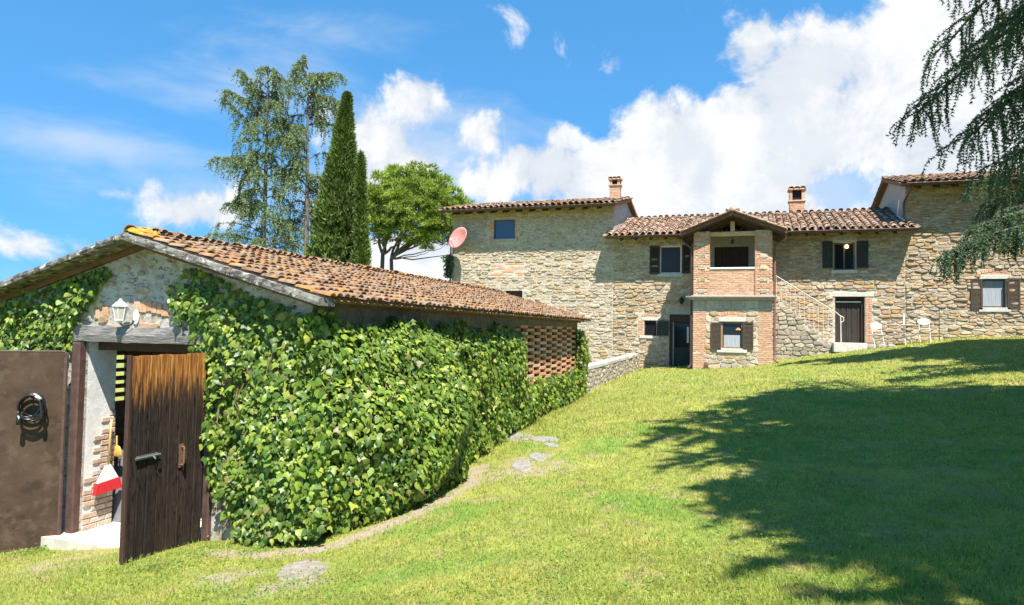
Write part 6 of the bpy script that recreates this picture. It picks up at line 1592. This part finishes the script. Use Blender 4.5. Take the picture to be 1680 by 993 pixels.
for k in range(210):
    a = r.uniform(0, 2 * math.pi); e = r.uniform(-.75, 1.0) if k % 3 else r.uniform(.1, 1.0); cr_ = math.sqrt(max(0, 1 - e * e)); dist = r.uniform(.55, 1.02) ** .7
    cpx = 682 + 84 * cr_ * math.cos(a) * dist; cpy = 343 - 66 * e * dist + .16 * (cpx - 670)
    if cpx > 772 or (cpy > 385 and cpx < 650) : continue
    clumps.append(atD(cpx, cpy, 42 + 3.0 * cr_ * math.sin(a) * dist))
for (x, y) in ((715, 378), (725, 372), (705, 390), (690, 400), (735, 365), (752, 330), (760, 335), (745, 315), (700, 408), (612, 310), (622, 290), (645, 280), (680, 275), (705, 280), (730, 296), (608, 340), (612, 365), (620, 385), (640, 395)):
    clumps.append(atD(x, y, 41 + r.uniform(-1, 1)))
small = len(clumps)
for k in range(75): clumps.append(atD(r.uniform(600, 745), r.uniform(335, 402), 42 + r.uniform(-2.2, 2.2)))
for i, q in enumerate(clumps):
    hb_ = min(hubs, key=lambda v: np.linalg.norm(v - q))
    w.tube(crooked(hb_, q, 5, .06), list(np.linspace(.028, .010, 5)), 4, False)
    m = 58 if i < small else 26; v = r.normal(0, 1, (m, 3)); v /= np.linalg.norm(v, axis=1)[:, None]; v[:, 2] = np.abs(v[:, 2]) * .95 - .2; k_ = r.uniform(.75, 1.2)
    P.append(q + v * r.uniform(.2, .55, (m, 1)) * np.array([1, 1, .75]) * k_); Dd.append(v + np.array([0, 0, .35]))
for (x0, y0, x1, y1) in ((650, 435, 735, 398), (655, 438, 708, 410), (660, 442, 762, 404)):
    w.tube(crooked(fork2, atD(x1, y1, 41), 9, .09), list(np.linspace(.05, .010, 9)), 5, False)
w.build('trunk', 'bark', tp_, True)
foliage('crown', 'pine_needles', tp_, *tuft_cloud(np.concatenate(P), np.concatenate(Dd), .27, .024, 5, .5, r))

# ------------------------------------------------------------------ grass
def lawn_points(n, x0, x1, y0, y1, rng, power=1.0):
    px = rng.uniform(x0, x1, n); py = y0 + (y1 - y0) * rng.uniform(0, 1, n) ** power
    d = CF[None] * F + CR[None] * (px - W / 2)[:, None] - CU[None] * (py - H / 2)[:, None]
    t = np.full(n, 5.0 / F)
    lo = np.full(n, 1.5 / F); hi = np.full(n, 60.0 / F)
    for _ in range(16):
        t = (lo + hi) / 2; p = d * t[:, None]; below = p[:, 2] < gz(p[:, 0], p[:, 1]); hi = np.where(below, t, hi); lo = np.where(below, lo, t)
    p = d * ((lo + hi) / 2)[:, None]; p[:, 2] = gz(p[:, 0], p[:, 1])
    ok = (hi < 59 / F) & ~((p[:, 0] > -9.7) & (p[:, 0] < -4.45) & (p[:, 1] > 6.45) & (p[:, 1] < 19.5)) & (p[:, 1] < 29.9) & ~((p[:, 0] > -2.05) & (p[:, 0] < .9) & (p[:, 1] > 27.45)) & ~((p[:, 0] > .8) & (p[:, 0] < 3.1) & (p[:, 1] > 28.95))
    ok &= ~((p[:, 0] < -4.4) & (p[:, 1] > 20)) & ~((p[:, 0] < -6.1) & (p[:, 0] > -8.1) & (p[:, 1] > 6.15))
    s = soil_amount(p[:, 0], p[:, 1]); ok &= rng.uniform(0, 1, n) > np.clip(s * 1.5 - .25, 0, .97)
    for (cc, rad) in SLABS: ok &= np.hypot(p[:, 0] - cc[0], p[:, 1] - cc[1]) > rad * rng.uniform(.55, 1.0, n)
    return p[ok]
r = np.random.default_rng(51)
P = np.concatenate([lawn_points(450000, -350, 2150, 548, 1110, r), lawn_points(100000, -60, 1800, 548, 720, r)])
n = len(P); dist = P @ CF
patch_ = .35 * lump(P[:, 0] * .35 + 1, P[:, 1] * .4) + lump(P[:, 0] * .9, P[:, 1] * .8) * .6 + .4 * lump(P[:, 0] * 3.1 + 2, P[:, 1] * 2.7)
hgt = r.uniform(.012, .042, n) * (.65 + .75 * patch_) * (1 + .03 * dist); wid = np.maximum(.0026, dist * .00046) * r.uniform(.7, 1.4, n)
tall = r.uniform(0, 1, n) < .004; hgt = np.where(tall, hgt * 2.2, hgt)
nearwall = (np.abs(P[:, 1] - 29.5) < .5) | ((np.abs(P[:, 0] + 4.3) < .35) & (P[:, 1] > 11)); hgt = np.where(nearwall, hgt * 1.7, hgt)
a = r.uniform(0, 2 * math.pi, n); lean = r.uniform(.1, 1.0, n); la = r.uniform(0, 2 * math.pi, n)
sx = np.stack([np.cos(a), np.sin(a), np.zeros(n)], 1) * wid[:, None]
tip = P + np.stack([np.cos(la) * lean, np.sin(la) * lean, np.ones(n)], 1) * hgt[:, None]
V = np.stack([P - sx, P + sx, tip], 1).reshape(-1, 3); V[:, 2] -= .004
gr_ = obj('grass', tri_mesh('grass', V, np.arange(len(V)).reshape(-1, 3)), 'grass_blade'); tag(gr_, 'short mown grass blades over the whole lawn', 'grass', kind='stuff')
# low broad-leaved weeds
def weeds(n, pts, rad, rng):
    c = np.array(pts)[rng.integers(0, len(pts), n)]; q = c + rng.normal(0, 1, (n, 2)) * rad; z = gz(q[:, 0], q[:, 1]); return np.stack([q[:, 0], q[:, 1], z + rng.uniform(.01, .10, n) * np.exp(-np.hypot(*(q - c).T) / rad)], 1)
wp_ = [ground_hit(x, y)[:2] for (x, y) in ((365, 880), (400, 885), (345, 900), (320, 915), (295, 930), (260, 930), (240, 935), (520, 870), (500, 885), (660, 840), (720, 815), (700, 800), (790, 745), (800, 690), (815, 700), (620, 850), (450, 890), (420, 905), (60, 905), (30, 910), (140, 900), (80, 900), (770, 730))]
clov = [ground_hit(r.uniform(250, 1600), 640 + 350 * r.uniform(0, 1) ** .7)[:2] for _ in range(110)]
Q = np.concatenate([weeds(2600, wp_, .10, r), weeds(9000, clov, .22, r) - np.array([0, 0, .02]), lawn_points(16000, 0, 1680, 640, 1010, r) + np.array([0, 0, .012]), weeds(1600, [ground_hit(r.uniform(0, 620), r.uniform(900, 990))[:2] for _ in range(60)], .16, r)])
n = len(Q); nn = np.stack([r.normal(0, .5, n), r.normal(0, .5, n), np.ones(n)], 1); nn /= np.linalg.norm(nn, axis=1)[:, None]
tt = r.normal(0, 1, (n, 3)); tt -= nn * (tt * nn).sum(1)[:, None]; tt /= np.linalg.norm(tt, axis=1)[:, None]; ss = np.cross(tt, nn); sz = r.uniform(.012, .03, n)
V = np.stack([Q, Q + (tt * .5 + ss * .42) * sz[:, None], Q + tt * sz[:, None] * 1.1, Q + (tt * .5 - ss * .42) * sz[:, None]], 1).reshape(-1, 3)
wd_ = obj('weeds', tri_mesh('weeds', V, np.arange(len(V)).reshape(-1, 4)), 'weed_leaf'); tag(wd_, 'low broad-leaved weeds at the ivy foot and doors', 'weeds', kind='stuff')
P = lawn_points(70, 900, 1680, 600, 990, r); n = len(P); V = []; Fc = []
for i, p in enumerate(P):
    s = r.uniform(.004, .008) * (1 + .03 * (p @ CF)); z = p[2] + r.uniform(.03, .055); o_ = len(V)
    V += [(p[0] + s * math.cos(k * math.pi / 3), p[1] + s * math.sin(k * math.pi / 3), z + .003 * (k % 2)) for k in range(6)] + [(p[0], p[1], z + .004)]
    Fc += [(o_ + k, o_ + (k + 1) % 6, o_ + 6) for k in range(6)]
fl = obj('lawn_flowers', tri_mesh('lawn_flowers', np.array(V), np.array(Fc)), 'petal_white'); tag(fl, 'tiny pale flowers scattered in the shaded grass', 'flowers', kind='stuff')
print('TRIS cedar', nA, nB, nC, 'ivy leaves', len(pos))
